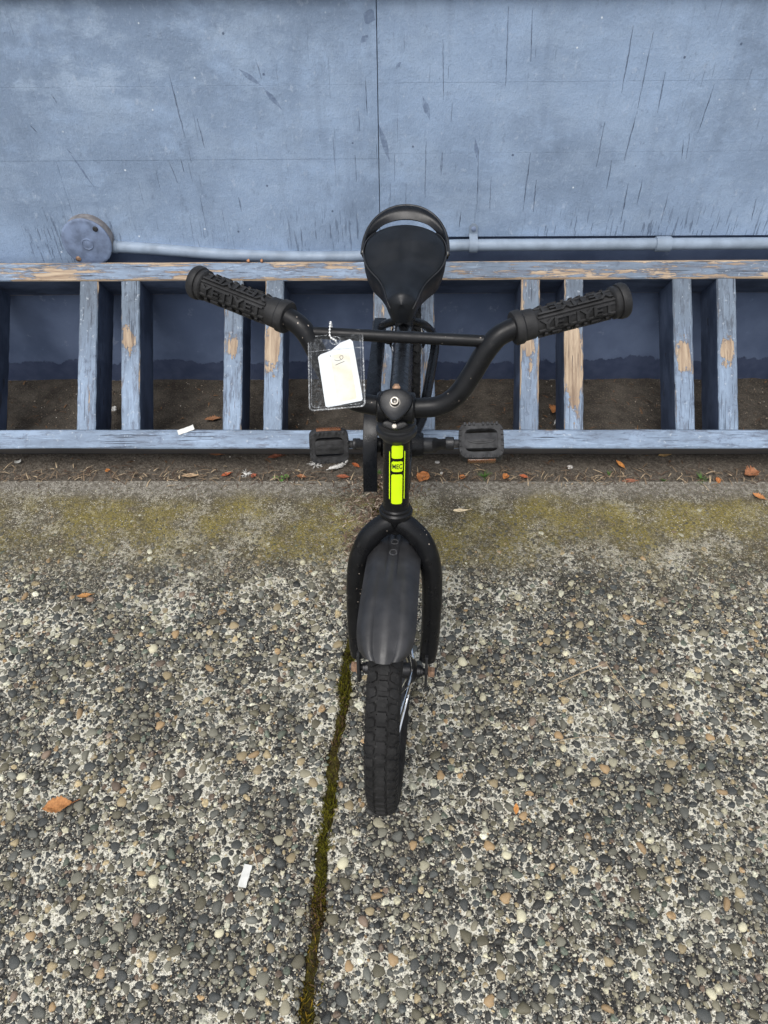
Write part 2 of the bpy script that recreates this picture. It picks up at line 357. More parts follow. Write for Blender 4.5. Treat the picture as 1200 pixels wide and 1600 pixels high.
def slab_mat():
    n = NT('exposed_aggregate_concrete', .8, .3); v = n.obj()
    tiny = n.voro(420, None, 'F1', 'Color'); tr = n.sep(tiny)[0]
    grit = n.ramp(tr, [(0, (.020, .020, .020)), (.42, (.042, .041, .037)), (.58, (.105, .096, .078)), (.73, (.27, .24, .185)), (.87, (.54, .49, .39))], True)
    gap = n.step(n.voro(420, None, 'DISTANCE_TO_EDGE'), 0, .14)
    col = n.mix(gap, (.022, .020, .017), grit)  # shadow between the stones is put into this dark gap colour
    f = n.math('ADD', n.math('MULTIPLY', n.noise(13, 5, .65), .42), n.math('MULTIPLY', n.noise(130, 5, .75), .58))
    cem = n.mix(n.step(n.noise(500, 3), .3, .7), (.41, .39, .315), (.74, .71, .60))
    col = n.mix(n.step(f, .511, .545), col, cem)
    wet = n.noise(4, 4, .6)
    col = n.mix(n.step(wet, .5, .7, 0, .4), col, (.05, .047, .04))
    # dirt and algae where water stands next to the joint with the strip
    y = n.math('ADD', n.sep(v)[1], n.math('MULTIPLY_ADD', n.noise(5.5, 5, .65), .30, -.15))
    sil = n.math('MULTIPLY', n.step(y, .80, 1.0), n.step(n.noise(60, 5, .7), .30, .52, .45, 1))
    silt = n.mix(n.step(n.noise(230, 4, .7), .35, .7), (.075, .062, .038), (.16, .135, .09))
    col = n.mix(n.math('MULTIPLY', sil, n.step(n.noise(380, 4, .75), .42, .58, .95, .45)), col, silt)
    alg = n.math('MULTIPLY', n.step(n.noise(300, 4, .75), .34, .56, .35, 1), n.math('MULTIPLY', n.step(y, .90, .99), n.math('MULTIPLY', n.step(y, 1.05, 1.12, 1, 0), n.step(n.noise(12, 6, .7), .36, .62))))
    col = n.mix(n.math('MULTIPLY', alg, .85), col, n.mix(n.step(n.noise(150, 4, .7), .3, .7), (.13, .102, .020), (.27, .22, .055)))
    bare = n.math('MULTIPLY', n.step(n.sep(v)[1], 1.075, 1.115), .8)
    col = n.mix(bare, col, n.mix(n.step(n.noise(130, 5, .7), .35, .68), (.115, .10, .08), (.30, .28, .24)))
    spk = n.step(n.voro(210, None), .16, .24, 1, 0); dk = n.step(n.voro(170, n.mapped((1, 1, 1), (5, 3, 1))), .14, .2, 1, 0)
    col = n.mix(n.math('MULTIPLY', dk, n.math('MULTIPLY', sil, n.step(n.noise(40, 3, .5, n.mapped((1, 1, 1), (3, 8, 1))), .42, .52, 0, .85))), col, (.035, .033, .028))
    col = n.mix(n.math('MULTIPLY', spk, n.math('MULTIPLY', sil, n.step(n.noise(33), .48, .6))), col, (.58, .54, .46))
    n.base(col)
    h = n.math('ADD', n.math('MULTIPLY', n.voro(420), -1), n.math('MULTIPLY', n.noise(260, 4, .6), 1.2))
    n.bump(h, .8, .0022); return n.m
def pebble_mat():
    n = NT('river_pebble', .6, .4); c = n.attr('Col')
    f = n.noise(330, 5, .65)
    c2 = n.mix(n.step(f, .35, .7), n.mix(1.0, c, (.60, .60, .60), 'MULTIPLY'), n.mix(1.0, c, (1.34, 1.31, 1.26), 'MULTIPLY'))
    c2 = n.mix(n.step(n.noise(120, 5, .7), .55, .64, 0, .5), c2, (.38, .355, .305))       # cement film left on the stones
    n.base(c2); n.rough(n.step(n.noise(200), .3, .7, .42, .75)); n.bump(n.noise(700, 4, .6), .35, .0006); return n.m
def dirt_mat():
    n = NT('packed_dirt', .95, .15)
    col = n.mix(n.step(n.noise(24, 6, .7), .3, .7), (.040, .035, .030), (.085, .075, .063))
    col = n.mix(n.step(n.noise(260, 5, .75), .53, .7), col, (.19, .155, .115))
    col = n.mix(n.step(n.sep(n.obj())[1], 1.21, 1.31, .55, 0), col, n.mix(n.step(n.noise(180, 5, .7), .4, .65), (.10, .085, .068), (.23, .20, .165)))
    n.base(col); n.bump(n.math('ADD', n.noise(300, 5, .7), n.math('MULTIPLY', n.noise(60, 4), 2)), 1.0, .003); return n.m
def col_mat(name, rough=.8, spec=.3, bump=.3, trans=0):
    n = NT(name, rough, spec); c = n.attr('Col')
    n.base(n.mix(n.step(n.noise(300, 4, .7), .3, .7), n.mix(1.0, c, (.75, .75, .75), 'MULTIPLY'), n.mix(1.0, c, (1.2, 1.2, 1.2), 'MULTIPLY')))
    if bump: n.bump(n.noise(600, 3), bump, .0005)
    return n.m
def black_paint(name='black_frame_paint', chips=.0, rough=.27, col=(.006, .0063, .0072)):
    n = NT(name, rough, .24)
    c = n.mix(n.step(n.noise(40, 4), .3, .7), tuple(k*.8 for k in col), tuple(k*1.3 for k in col))
    dust = n.step(n.noise(120, 5, .7), .58, .75, 0, .10); c = n.mix(dust, c, (.16, .15, .14))
    if chips:
        sp = n.math('MULTIPLY', n.step(n.voro(150, n.mapped((1, 1, .6))), .08, .14, 1, 0), n.step(n.noise(32, 3), .56-.1*chips, .62-.1*chips))
        c = n.mix(n.math('MULTIPLY', sp, n.step(n.noise(500), .4, .6)), c, (.40, .34, .28))
    n.base(c); n.rough(n.step(n.noise(70, 5, .6), .3, .7, rough-.07, rough+.12)); n.bump(n.noise(900, 2), .06, .0004)
    return n.m
def rubber(name, col=(.016, .016, .0165), rough=.62, dust=.2):
    n = NT(name, rough, .28)
    c = n.mix(n.step(n.noise(55, 5, .65), .35, .72), col, tuple(k*2.1 for k in col))
    c = n.mix(n.step(n.noise(240, 4, .7), .58, .74, 0, dust), c, (.12, .115, .105))
    n.base(c); n.bump(n.noise(800, 3), .3, .0005); return n.m
M = dict(
    wall=wall_mat(), found=found_mat(), rack=rack_mat(), slab=slab_mat(), pebble=pebble_mat(), dirt=dirt_mat(),
    road=plain('dark_asphalt', (.06, .058, .055), .9, .2, 0, .3, 30, .6, 200),
    litter=col_mat('dry_litter'), moss=col_mat('moss_fibres', .9, .15, 0),
    conduit=plain('grey_blue_conduit_paint', (.225, .278, .35), .5, .4, 0, .16, 26, .35, 220),
    jbox=plain('blue_box_paint', (.155, .20, .30), .55, .4, 0, .28, 45, .4, 120), jside=plain('grey_box_side', (.20, .19, .19), .5, .5, .2, .35, 60, .3),
    paint=black_paint(), fork=black_paint('black_fork_paint', .1, .30), bars=black_paint('worn_black_bar_paint', .75, .36),
    grip=rubber('grip_rubber', (.014, .014, .0145), .55, .12), tyre=rubber('tyre_rubber', (.0105, .0103, .0103), .75, .30),
    plastic=plain('black_plastic', (.017, .0175, .019), .42, .5, 0, .3, 45, .15, 500),
    gloss=plain('glossy_black_guard', (.006, .007, .009), .24, .26, 0, .3, 30),
    fender=plain('black_mudguard_plastic', (.022, .022, .0235), .40, .5, 0, .35, 38, .25, 260),
    vinyl=plain('black_saddle_vinyl', (.009, .0105, .013), .36, .26, 0, .25, 35, .25, 900),
    worn=plain('lit_rim_plastic', (.048, .048, .050), .5, .4, 0, .3, 200), pedal=plain('dusty_pedal_plastic', (.030, .030, .031), .6, .4, 0, .45, 90, .4, 500),  # mudguard slot rims: the light on them is put into a paler grey
    steel=plain('worn_steel', (.26, .245, .22), .42, .5, 1, .3, 150), chrome=plain('chrome', (.78, .79, .80), .10, .5, 1, .05, 60),
    rust=plain('rusty_nut', (.32, .20, .13), .55, .5, .6, .4, 260, .4), dark=plain('dark_metal', (.05, .05, .052), .4, .5, .7, .3, 90),
    amber=plain('amber_reflector', (.17, .062, .016), .25, .5, 0, .3, 220, .4, 600, .5),
    lime=plain('fluorescent_yellow_vinyl', (.62, .86, .006), .35, .4, 0, .04, 40), ink=plain('black_ink', (.008, .008, .009), .5),
    card=plain('white_card', (.80, .80, .78), .6, .3, 0, .03, 60), bead=plain('white_bead_chain', (.80, .80, .78), .25, .5, .25, .1, 90),
    white=plain('white_plastic_scrap', (.62, .62, .58), .5, .4, 0, .08, 90), feather=plain('pale_feather', (.74, .73, .70), .8, .2, 0, .12, 200),
    weed=plain('weed_green', (.075, .16, .03), .55, .4, 0, .35, 120, .3, 300), stalk=plain('dry_stalk', (.42, .33, .22), .8, .2, 0, .25, 120),
)
def clear_mat(name, dens):
    n = NT(name, .12, .5); n.base((.92, .93, .93)); n.b.inputs['IOR'].default_value = 1.35
    tr = n.t.nodes.new('ShaderNodeBsdfTransparent'); tr.inputs[0].default_value = (.93, .94, .95, 1)
    mx = n.t.nodes.new('ShaderNodeMixShader'); n.put(mx.inputs[0], n.step(n.noise(260, 4, .7), .50, .72, dens*.3, dens*2.0))
    out = n.t.nodes['Material Output']
    n.t.links.new(tr.outputs[0], mx.inputs[1]); n.t.links.new(n.b.outputs[0], mx.inputs[2]); n.t.links.new(mx.outputs[0], out.inputs[0])
    n.bump(n.noise(130, 3), .3, .001); return n.m
M['clear'] = clear_mat('clear_vinyl', .022); M['clear_edge'] = clear_mat('clear_vinyl_edge', .30)
def veneer():
    n = NT('pale_wood_veneer', .6, .3); v = n.obj()
    wv = n.t.nodes.new('ShaderNodeTexWave'); wv.wave_type = 'RINGS'; n.put(wv.inputs[0], n.mapped((1, 1, 1), (.03, 0, .13)))
    wv.inputs['Scale'].default_value = 95; wv.inputs['Distortion'].default_value = 2.5; wv.inputs['Detail'].default_value = 2
    n.base(n.mix(wv.outputs['Fac'], (.80, .765, .66), (.79, .70, .54))); return n.m
M['veneer'] = veneer()
# ================================================================== STRUCTURE
def structure(o): o['kind'] = 'structure'; return o
mb = MB(); mb.add([(-200, -200, -.75), (200, -200, -.75), (200, 200, -.75), (-200, 200, -.75)], [(0, 1, 2, 3)])
structure(mb.build('road', M['road'], smooth=False))
# dirt strip, gently uneven
nx, ny = 240, 26; xs = np.linspace(-3, 3, nx); ys = np.linspace(EDGE_Y-.03, WALL_Y+.05, ny)
G = np.zeros((ny, nx, 3)); G[..., 0] = xs; G[..., 1] = ys[:, None]
G[..., 2] = -.006 + .0025*np.sin(xs*23+3*np.sin(ys[:, None]*31)) + rng.normal(0, .0009, (ny, nx))
mb = MB(); mb.sheet(G, -.12); o = mb.build('dirt_strip', M['dirt'], sharp=0); structure(o)
# two slabs with a mossy joint between them
JX = [(-.1315, -1.0), (-.1125, .18), (-.110, .295), (-.1055, .414), (-.099, .535), (-.0906, .618), (-.083, .722), (-.0742, .925), (-.0412, 1.0686), (-.035, EDGE_Y)]
def jx(y): return np.interp(y, [p[1] for p in JX], [p[0] for p in JX])
JW = .0077
def slab(left):
    mb = MB(); ys = np.concatenate([[-7, -3], np.linspace(-1, EDGE_Y, 260)]); V = []
    for y in ys:
        j = jx(y) + (-JW if left else JW) + .0030*sin(y*41+left)+.0020*sin(y*97+2*left)+.0016*sin(y*211+left)
        for (x, z) in (((-5, 0), (j-.004, 0), (j, -.004), (j, -.09), (-5, -.09)) if left else ((5, 0), (j+.004, 0), (j, -.004), (j, -.09), (5, -.09))):
            V.append((x, y, gz(y)+z))
    F = []
    for i in range(len(ys)-1):
        for k in range(5):
            q = (i*5+k, i*5+(k+1) % 5, (i+1)*5+(k+1) % 5, (i+1)*5+k); F.append(q if not left else q[::-1])
    e = tuple((len(ys)-1)*5+k for k in range(5)); F += [e, tuple(range(5))]
    mb.add(V, F); o = mb.build('concrete_slab', M['slab'], smooth=False)
    bm = bmesh.new(); bm.from_mesh(o.data); bmesh.ops.recalc_face_normals(bm, faces=bm.faces); bm.to_mesh(o.data); bm.free()
    return structure(o)
slabs = [slab(True), slab(False)]
PAL = [((.040, .042, .044), 14), ((.064, .068, .072), 15), ((.104, .103, .098), 17), ((.155, .145, .122), 16), ((.135, .118, .083), 14), ((.225, .20, .155), 13),
       ((.35, .27, .17), 7), ((.44, .40, .31), 7), ((.56, .53, .45), 2.6), ((.33, .215, .12), 1.8), ((.105, .12, .10), 6), ((.155, .108, .085), 4), ((.028, .028, .028), 8)]
pc = np.array([p[0] for p in PAL])*np.array([.96, 1.0, .92]); pw = np.array([p[1] for p in PAL], float); pw /= pw.sum()
def scatter():
    X0, X1, Y0, Y1 = -1.0, 1.0, .02, 1.115
    N = 210000; x = rng.uniform(X0, X1, N); y = rng.uniform(Y0, Y1, N)
    r = np.clip(rng.lognormal(math.log(.00240), .46, N), .0013, .0086)
    far = np.clip((y-.80)/.3, 0, 1); r *= 1-.42*far
    r = r[np.argsort(-r*(1-.0*far))] if False else r
    o = np.argsort(-r); x, y, r = x[o], y[o], r[o]
    cs = .0087; grid = {}; keep = []
    den = np.sin(x*9.1+1.3*np.sin(y*13))*np.sin(y*11.3+2+1.7*np.sin(x*7)) + .6*np.sin(x*31+y*17)*np.sin(y*27-x*12)
    u = rng.random(N)
    for i in range(N):
        yi = y[i]
        if abs(x[i]-jx(yi)) < JW+r[i]*.9: continue
        f = min(1, max(0, (yi-.84)/.20))
        if u[i] < f*.55 + (.12 if den[i] > .55 else 0.0) + (.14 if den[i] > .85 else 0): continue
        cx, cy = int(x[i]/cs), int(yi/cs); ok = True
        k = 2 if r[i] > .006 else 2
        for a in range(cx-k, cx+k+1):
            for b in range(cy-k, cy+k+1):
                for j in grid.get((a, b), ()):
                    d = r[i]+r[j]
                    if (x[i]-x[j])**2+(yi-y[j])**2 < (.90*d)**2: ok = False; break
                if not ok: break
            if not ok: break
        if ok: grid.setdefault((cx, cy), []).append(i); keep.append(i)
    return x[keep], y[keep], r[keep]
px_, py_, pr_ = scatter()
SEG = 9; RH = [(1.0, -.30), (.96, .25), (.78, .66), (.38, .96)]
def pebble_verts(n):
    th = np.arange(SEG)*2*pi/SEG
    asp = rng.uniform(.55, .95, n); rot = rng.uniform(0, 2*pi, n); hgt = rng.uniform(.26, .58, n)
    ph = rng.uniform(0, 2*pi, (n, 2)); am = rng.uniform(.04, .20, (n, 2))
    rad = 1 + am[:, :1]*np.cos(3*th+ph[:, :1]) + am[:, 1:]*.7*np.cos(2*th+ph[:, 1:]) + rng.normal(0, .05, (n, SEG))
    tilt = rng.normal(0, .16, (n, 2)); out = np.zeros((n, len(RH), SEG, 3))
    for k, (a, h) in enumerate(RH):
        cx = rad*np.cos(th)*a*1.08; cy = rad*np.sin(th)*a*asp[:, None]*1.08
        X = cx*np.cos(rot)[:, None]-cy*np.sin(rot)[:, None]; Y = cx*np.sin(rot)[:, None]+cy*np.cos(rot)[:, None]
        out[:, k, :, 0] = X; out[:, k, :, 1] = Y; out[:, k, :, 2] = h*hgt[:, None] + X*tilt[:, :1]*.5 + Y*tilt[:, 1:]*.5
    return out
def pebble_faces():
    F = []
    for k in range(len(RH)-1):
        for j in range(SEG): F.append((k*SEG+j, k*SEG+(j+1) % SEG, (k+1)*SEG+(j+1) % SEG, (k+1)*SEG+j))
    F.append(tuple((len(RH)-1)*SEG+j for j in range(SEG))); return F
PF = pebble_faces()
def colours(n, y):
    c = pc[rng.choice(len(pc), n, p=pw)]*np.clip(rng.lognormal(0, .22, (n, 1)), .55, 1.6)
    f = np.clip((y-.82)/.22+rng.normal(0, .16, n), 0, 1)[:, None]*.78
    return c*(1-f*.72)+np.array([.125, .105, .055])*f*.72
# prototypes for the single stones
protos = []
pvs = pebble_verts(60); pcs = colours(60, np.zeros(60))
for i in range(60):
    m_ = MB(); m_.add(pvs[i].reshape(-1, 3), PF, pcs[i]); ob = m_.build('pebble', M['pebble'], sharp=0, col=True)
    protos.append(ob.data); bpy.data.objects.remove(ob)
left = px_ < jx(py_)
vis = np.zeros(len(px_))
for i in range(len(px_)):                       # size in the photograph, nothing for stones outside the frame
    P = np.array([px_[i], py_[i], gz(py_[i])]) - CP; d = P@CF; u_, v_ = 600+FPX*(P@CR)/d, 800-FPX*(P@CU)/d
    vis[i] = pr_[i]/d if (0 < u_ < 1200 and 0 < v_ < 1600) else 0
single = np.zeros(len(px_), bool)
for side, sl_o in ((left, slabs[0]), (~left, slabs[1])):
    idx = np.where(side)[0]; idx = idx[np.argsort(-vis[idx])][:300]; single[idx] = True
    for i in idx:
        p = bpy.data.objects.new('pebble', protos[random.randrange(60)]); COL.objects.link(p); p.parent = sl_o
        p.location = (px_[i], py_[i], gz(py_[i])); r = pr_[i]*.99; p.scale = (r, r, r*1.0); p.rotation_euler = (FALL, 0, random.uniform(0, 6.28))
    rest = np.where(side & ~single)[0]; n = len(rest)
    pv = pebble_verts(n)*pr_[rest][:, None, None, None]
    pv[..., 0] += px_[rest][:, None, None]; pv[..., 1] += py_[rest][:, None, None]
    sink = np.clip((py_[rest]-.84)/.2, 0, 1)*.28*pr_[rest]
    pv[..., 2] += (np.array([gz(y) for y in py_[rest]])-sink)[:, None, None]
    me = bpy.data.meshes.new('pebble_bed'); nv = len(RH)*SEG; nq = (len(RH)-1)*SEG
    me.vertices.add(n*nv); me.vertices.foreach_set('co', pv.reshape(-1).astype(np.float32))
    li = np.concatenate([np.array(PF[:nq]).ravel(), np.array(PF[nq])]); nl = len(li)
    me.loops.add(n*nl); me.loops.foreach_set('vertex_index', (li[None]+np.arange(n)[:, None]*nv).ravel().astype(np.int32))
    st = np.concatenate([np.arange(nq)*4, [nq*4]]); me.polygons.add(n*(nq+1))
    me.polygons.foreach_set('loop_start', (st[None]+np.arange(n)[:, None]*nl).ravel().astype(np.int32))
    me.polygons.foreach_set('use_smooth', np.ones(n*(nq+1), bool)); me.update(calc_edges=True)
    at_ = me.color_attributes.new('Col', 'FLOAT_COLOR', 'POINT')
    C = np.repeat(np.concatenate([colours(n, py_[rest]), np.ones((n, 1))], 1), nv, 0)
    at_.data.foreach_set('color', C.astype(np.float32).ravel())
    ob = link('pebble_bed', me, M['pebble'], sl_o); ob['kind'] = 'stuff'
# moss in the joint
mb = MB(); V = []; 
for i in range(17000):
    y = rng.uniform(.0, 1.07); j = jx(y)
    fade = .35+.65*(.5+.5*sin(y*17+1.2))*(.6+.4*sin(y*41)); 
    if rng.random() > (fade if y < .74 else fade*.22): continue
    if sin(y*37+.4)*sin(y*13+1) > .45 and rng.random() < .8: continue
    wdt = JW*(1.25+.5*sin(y*29)+.45*sin(y*61)+.4*sin(y*133+1))*(1.25 if y < .4 else 1)
    wdt = max(wdt, .003); x = j + rng.normal(0, .62)*wdt + .003*sin(y*53); hgt = rng.uniform(.002, .0075)*(1.25-.8*min(1, abs(x-j)/(wdt*1.3)))
    a = rng.uniform(0, 2*pi); lean = rng.normal(0, .7, 2)*hgt; wd = rng.uniform(.0004, .0010); z = gz(y)-.0035
    t = rng.random(); dry = .5+.5*sin(y*23+.6)
    c = np.array([.070, .075, .008])*(1-t)+np.array([.15, .13, .012])*t
    if y < .36: c = c*(1-.6*t)+np.array([.24, .12, .012])*.6*t
    if rng.random() < .65*max(0, sin(y*23+.6)): c = np.array([.15, .095, .05])*rng.uniform(.4, 1.1)
    if rng.random() < .22: c = np.array([.03, .024, .012])
    b = np.array([x, y, z]); d = np.array([cos(a), sin(a), 0])*wd; top = b+np.array([lean[0], lean[1], hgt+.003])
    mid_ = (b+top)/2+np.array([0, 0, hgt*.12])
    mb.add([b-d, b+d, mid_+d*.9, top, mid_-d*.9], [(0, 1, 2, 4), (4, 2, 3)], c)
o = mb.build('moss', M['moss'], smooth=False, col=True); o['kind'] = 'stuff'
ys = np.linspace(-1, EDGE_Y, 220); G = np.array([[(jx(y)+s*(JW+.004), y, gz(y)-.0045+.0015*sin(y*140+s*3)-.002*abs(s)) for s in (-1, -.5, 0, .5, 1)] for y in ys])
mb = MB(); mb.sheet(G, -.05); soil = NT('joint_soil', .95, .1)
soil.base(soil.mix(soil.step(soil.noise(150, 5, .7), .35, .65), (.028, .02, .010), (.085, .075, .018))); soil.bump(soil.noise(300, 4, .7), 1, .003)
structure(mb.build('joint_soil', soil.m, sharp=0))
# loose dirt, crumbs and plant litter in the strip
mb = MB()
def crumb(mb, p, r, c):
    a = rng.uniform(0, 6.28); k = rng.uniform(.5, 1, 4); V = [(cos(a+j*pi/2)*r*k[j], sin(a+j*pi/2)*r*k[j], 0) for j in range(4)]+[(0, 0, r*.7)]
    mb.add(np.array(V)+p, [(0, 1, 4), (1, 2, 4), (2, 3, 4), (3, 0, 4)], c)
def fibre(mb, p, L, wd, c, flat=.25):
    a = rng.uniform(0, 6.28); d = np.array([cos(a), sin(a), rng.uniform(0, flat)])*L/2; s_ = np.array([-sin(a), cos(a), 0])*wd; k = np.array([0, 0, L*rng.uniform(0, .12)+.0006])
    mb.add([p-d-s_, p-d+s_, p+s_+k, p-s_+k, p+d+s_*.4, p+d-s_*.4], [(0, 1, 2, 3), (3, 2, 4, 5)], c)
for i in range(5200):
    x = rng.uniform(-1.05, 1.0); y = rng.uniform(EDGE_Y-.02, WALL_Y); near = abs(y-(EDGE_Y+.01)) < .03
    if near or rng.random() < .65:
        t = rng.random(); c = (.05, .04, .03) if t < .45 else (.13, .10, .075) if t < .78 else (.27, .23, .18) if t < .95 else (.6, .57, .5)
        crumb(mb, np.array([x, y, -.007]), rng.uniform(.0009, .0034 if t < .95 else .0026), c)
for i in range(900):
    x = rng.uniform(-1.05, 1.0); y = EDGE_Y+.012+rng.normal(0, .013)+(.02*rng.random() if rng.random() < .4 else 0)
    if abs(x+.06) < .09: y -= abs(rng.normal(0, .028))
    t = rng.random(); c = (.20, .145, .095) if t < .4 else (.09, .06, .042) if t < .75 else (.40, .31, .20) if t < .92 else (.07, .045, .03)
    fibre(mb, np.array([x, y, gz(y)+.0005]), rng.uniform(.005, .026), rng.uniform(.0004, .0013), c)
for i in range(1100):                                   # heap over the end of the joint
    y = rng.uniform(.93, 1.15); x = jx(y)+rng.normal(0, .014+.03*(y-.93)/.2)
    t = rng.random(); c = (.17, .115, .08) if t < .5 else (.085, .055, .04) if t < .8 else (.42, .34, .25)
    fibre(mb, np.array([x, y, gz(y)+.001]), rng.uniform(.004, .016), rng.uniform(.0004, .0015), c, .5)
for i in range(500):
    x = rng.uniform(-1, 1); y = rng.uniform(1.2, WALL_Y)
    fibre(mb, np.array([x, y, -.005]), rng.uniform(.005, .02), rng.uniform(.0005, .002), (.13, .075, .04) if rng.random() < .6 else (.06, .042, .03))
o = mb.build('ground_litter', M['litter'], smooth=False, col=True); o['kind'] = 'stuff'

# ================================================================== WALL
wall = thing('painted_wall', 'weathered blue painted wall with pale siding sheets above a darker foundation', 'wall', (0, WALL_Y, 0))
wr = (0, 0, 0)
def wobj(mb, name, mat, parent, **k):              # texture space of the wall = world space
    o = mb.build(name, mat, parent, root=wall.location, **k)
    return o
PT = .012
def wallpart(name, mat, x0, x1, z0, z1, yf, yb, bev=.0012):
    # own origin stays at the world origin so the paint runs on from sheet to sheet
    mb = MB(); mb.rbox(((x0+x1)/2, (yf+yb)/2, (z0+z1)/2), np.eye(3), ((x1-x0)/2, (yb-yf)/2, (z1-z0)/2), bev, 2)
    o = mb.build(name, mat, None, smooth=False); o.parent = wall; o.location = (0, -WALL_Y, 0); return o
wallpart('foundation', M['found'], -5, 5, -.3, .44, WALL_Y, WALL_Y+.15)
SX = -.0385
for (x0, x1, zs) in ((-1.26, -.6606, (.285, .508)), (-.6604, SX-.0007, (.322, .508)), (-1.26, SX-.0007, (.508, .6355, .772)), (SX+.0007, 1.18, (.353, .517, .6375, .766))):
    for a, b in zip(zs[:-1], zs[1:]):
        wallpart('siding_sheet', M['wall'], x0, x1, a+.00005, b-.00005, WALL_Y-PT+rng.uniform(-.0003, .0003), WALL_Y+.03, .0004)
for (x0, x1) in ((-5, -3.7014), (-3.7, -2.4814), (-2.48, -1.2614), (1.1814, 2.40), (2.4014, 3.62), (3.6214, 5)):
    wallpart('siding_sheet', M['wall'], x0, x1, .335, .769, WALL_Y-PT, WALL_Y+.03)
wallpart('upper_siding', M['wall'], -5, 5, .7735, 3.2, WALL_Y-PT-.014, WALL_Y+.03, .002)
wallpart('sheathing', M['found'], -5, 5, .4415, 3.2, WALL_Y+.031, WALL_Y+.15, 0)

# junction box, conduit
jc = wall_at(137, 377, .03); jr = .0495
jb = thing('junction_box', 'round blue metal junction box on wall at the left end of the conduit', 'junction box', (jc[0], WALL_Y, jc[2]))
N = (0, -1, 0); jo = np.array([jc[0], WALL_Y, jc[2]])
mb = MB(); mb.lathe(jo, N, [(0, jr), (.032, jr), (.034, jr-.001)], 32); mb.build('box_body', M['jside'], jb, jb.location)
mb = MB(); mb.lathe(jo, N, [(.0345, jr+.0005), (.0375, jr+.0008), (.039, jr-.001), (.0395, jr-.004)], 36); cov = mb.build('cover', M['jbox'], jb, jb.location)
mb = MB(); mb.lathe(jo+np.array([.002, 0, -.002]), N, [(.0392, .0125), (.0404, .0122), (.0408, .0105), (.0398, .0095), (.0398, .004), (.0402, .001)], 24); mb.build('knockout', M['jbox'], cov, jb.location)
for sx, sz in ((.027, .030), (-.026, -.033)):
    mb = MB(); mb.lathe(jo+np.array([sx, 0, sz]), N, [(.039, .0055), (.0405, .0055), (.0412, .004), (.0415, .001)], 12); mb.build('screw', M['rust'] if sx < 0 else M['dark'], cov, jb.location)
CRD = .0118; cy = WALL_Y-PT-CRD-.003
cz = [(-.6, .338), (-.5, .331), (-.37, .3195), (-.235, .3135), (-.12, .3125), (-.05, .3165), (.02, .330), (.09, .3400), (.16, .3420), (.33, .3420), (.54, .3425), (.76, .3425), (1.6, .3425)]
def cpt(x): return np.array([x, WALL_Y-CRD-.004 if x < -.1 else (cy if x > .1 else np.interp(x, [-.1, .1], [WALL_Y-CRD-.004, cy])), np.interp(x, [p[0] for p in cz], [p[1] for p in cz])])
cd = thing('conduit', 'long painted metal conduit running along wall from the round junction box behind the saddle', 'conduit', tuple(cpt(-.6)))
path = spline([cpt(p[0]) for p in cz], 8)
mb = MB(); mb.tube(path, CRD, 16); mb.build('pipe', M['conduit'], cd, cd.location)
mb = MB(); mb.lathe(cpt(-.6)+[-.012, 0, .001], (1, 0, -.06), [(0, .012), (.001, .0145), (.012, .0148), (.014, .0132), (.026, .0135), (.028, .0120)], 20); mb.build('connector', M['conduit'], cd, cd.location)
mb = MB(); mb.lathe(cpt(.5375)-[.016, 0, 0], (1, 0, 0), [(0, .012), (.001, .0148), (.006, .0152), (.026, .0152), (.031, .0148), (.032, .012)], 20); mb.build('coupling', M['conduit'], cd, cd.location)
sx = wall_at(740, 365, .02)[0]; P0 = cpt(sx)
st = [(P0[1], .0132+.0003)]
mb = MB(); sec = []
for a in np.linspace(-100, 80, 12): sec.append((cos(radians(a))*(CRD+.0022), sin(radians(a))*(CRD+.0022)))
path2 = [np.array([sx, WALL_Y-PT-.001, P0[2]+.040]), np.array([sx, WALL_Y-PT-.0015, P0[2]+.018])]
arc = [np.array([sx, P0[1]-cos(radians(a))*(CRD+.0015), P0[2]+sin(radians(a))*(CRD+.0015)]) for a in np.linspace(75, -80, 12)]
Gp = np.array(path2+arc); G = np.stack([Gp+[-.0085, 0, 0], Gp+[-.003, 0, 0], Gp+[.003, 0, 0], Gp+[.0085, 0, 0]], 1)
G[0, 0, 2] -= .006; G[0, 3, 2] -= .006
mb.sheet(G, -.0018); stp = mb.build('strap', M['conduit'], cd, cd.location, sharp=60)
mb = MB(); mb.lathe((sx, WALL_Y-PT-.002, P0[2]+.029), N, [(0, .005), (.0025, .005), (.0035, .003), (.0036, .001)], 10); mb.build('screw', M['jbox'], stp, cd.location)

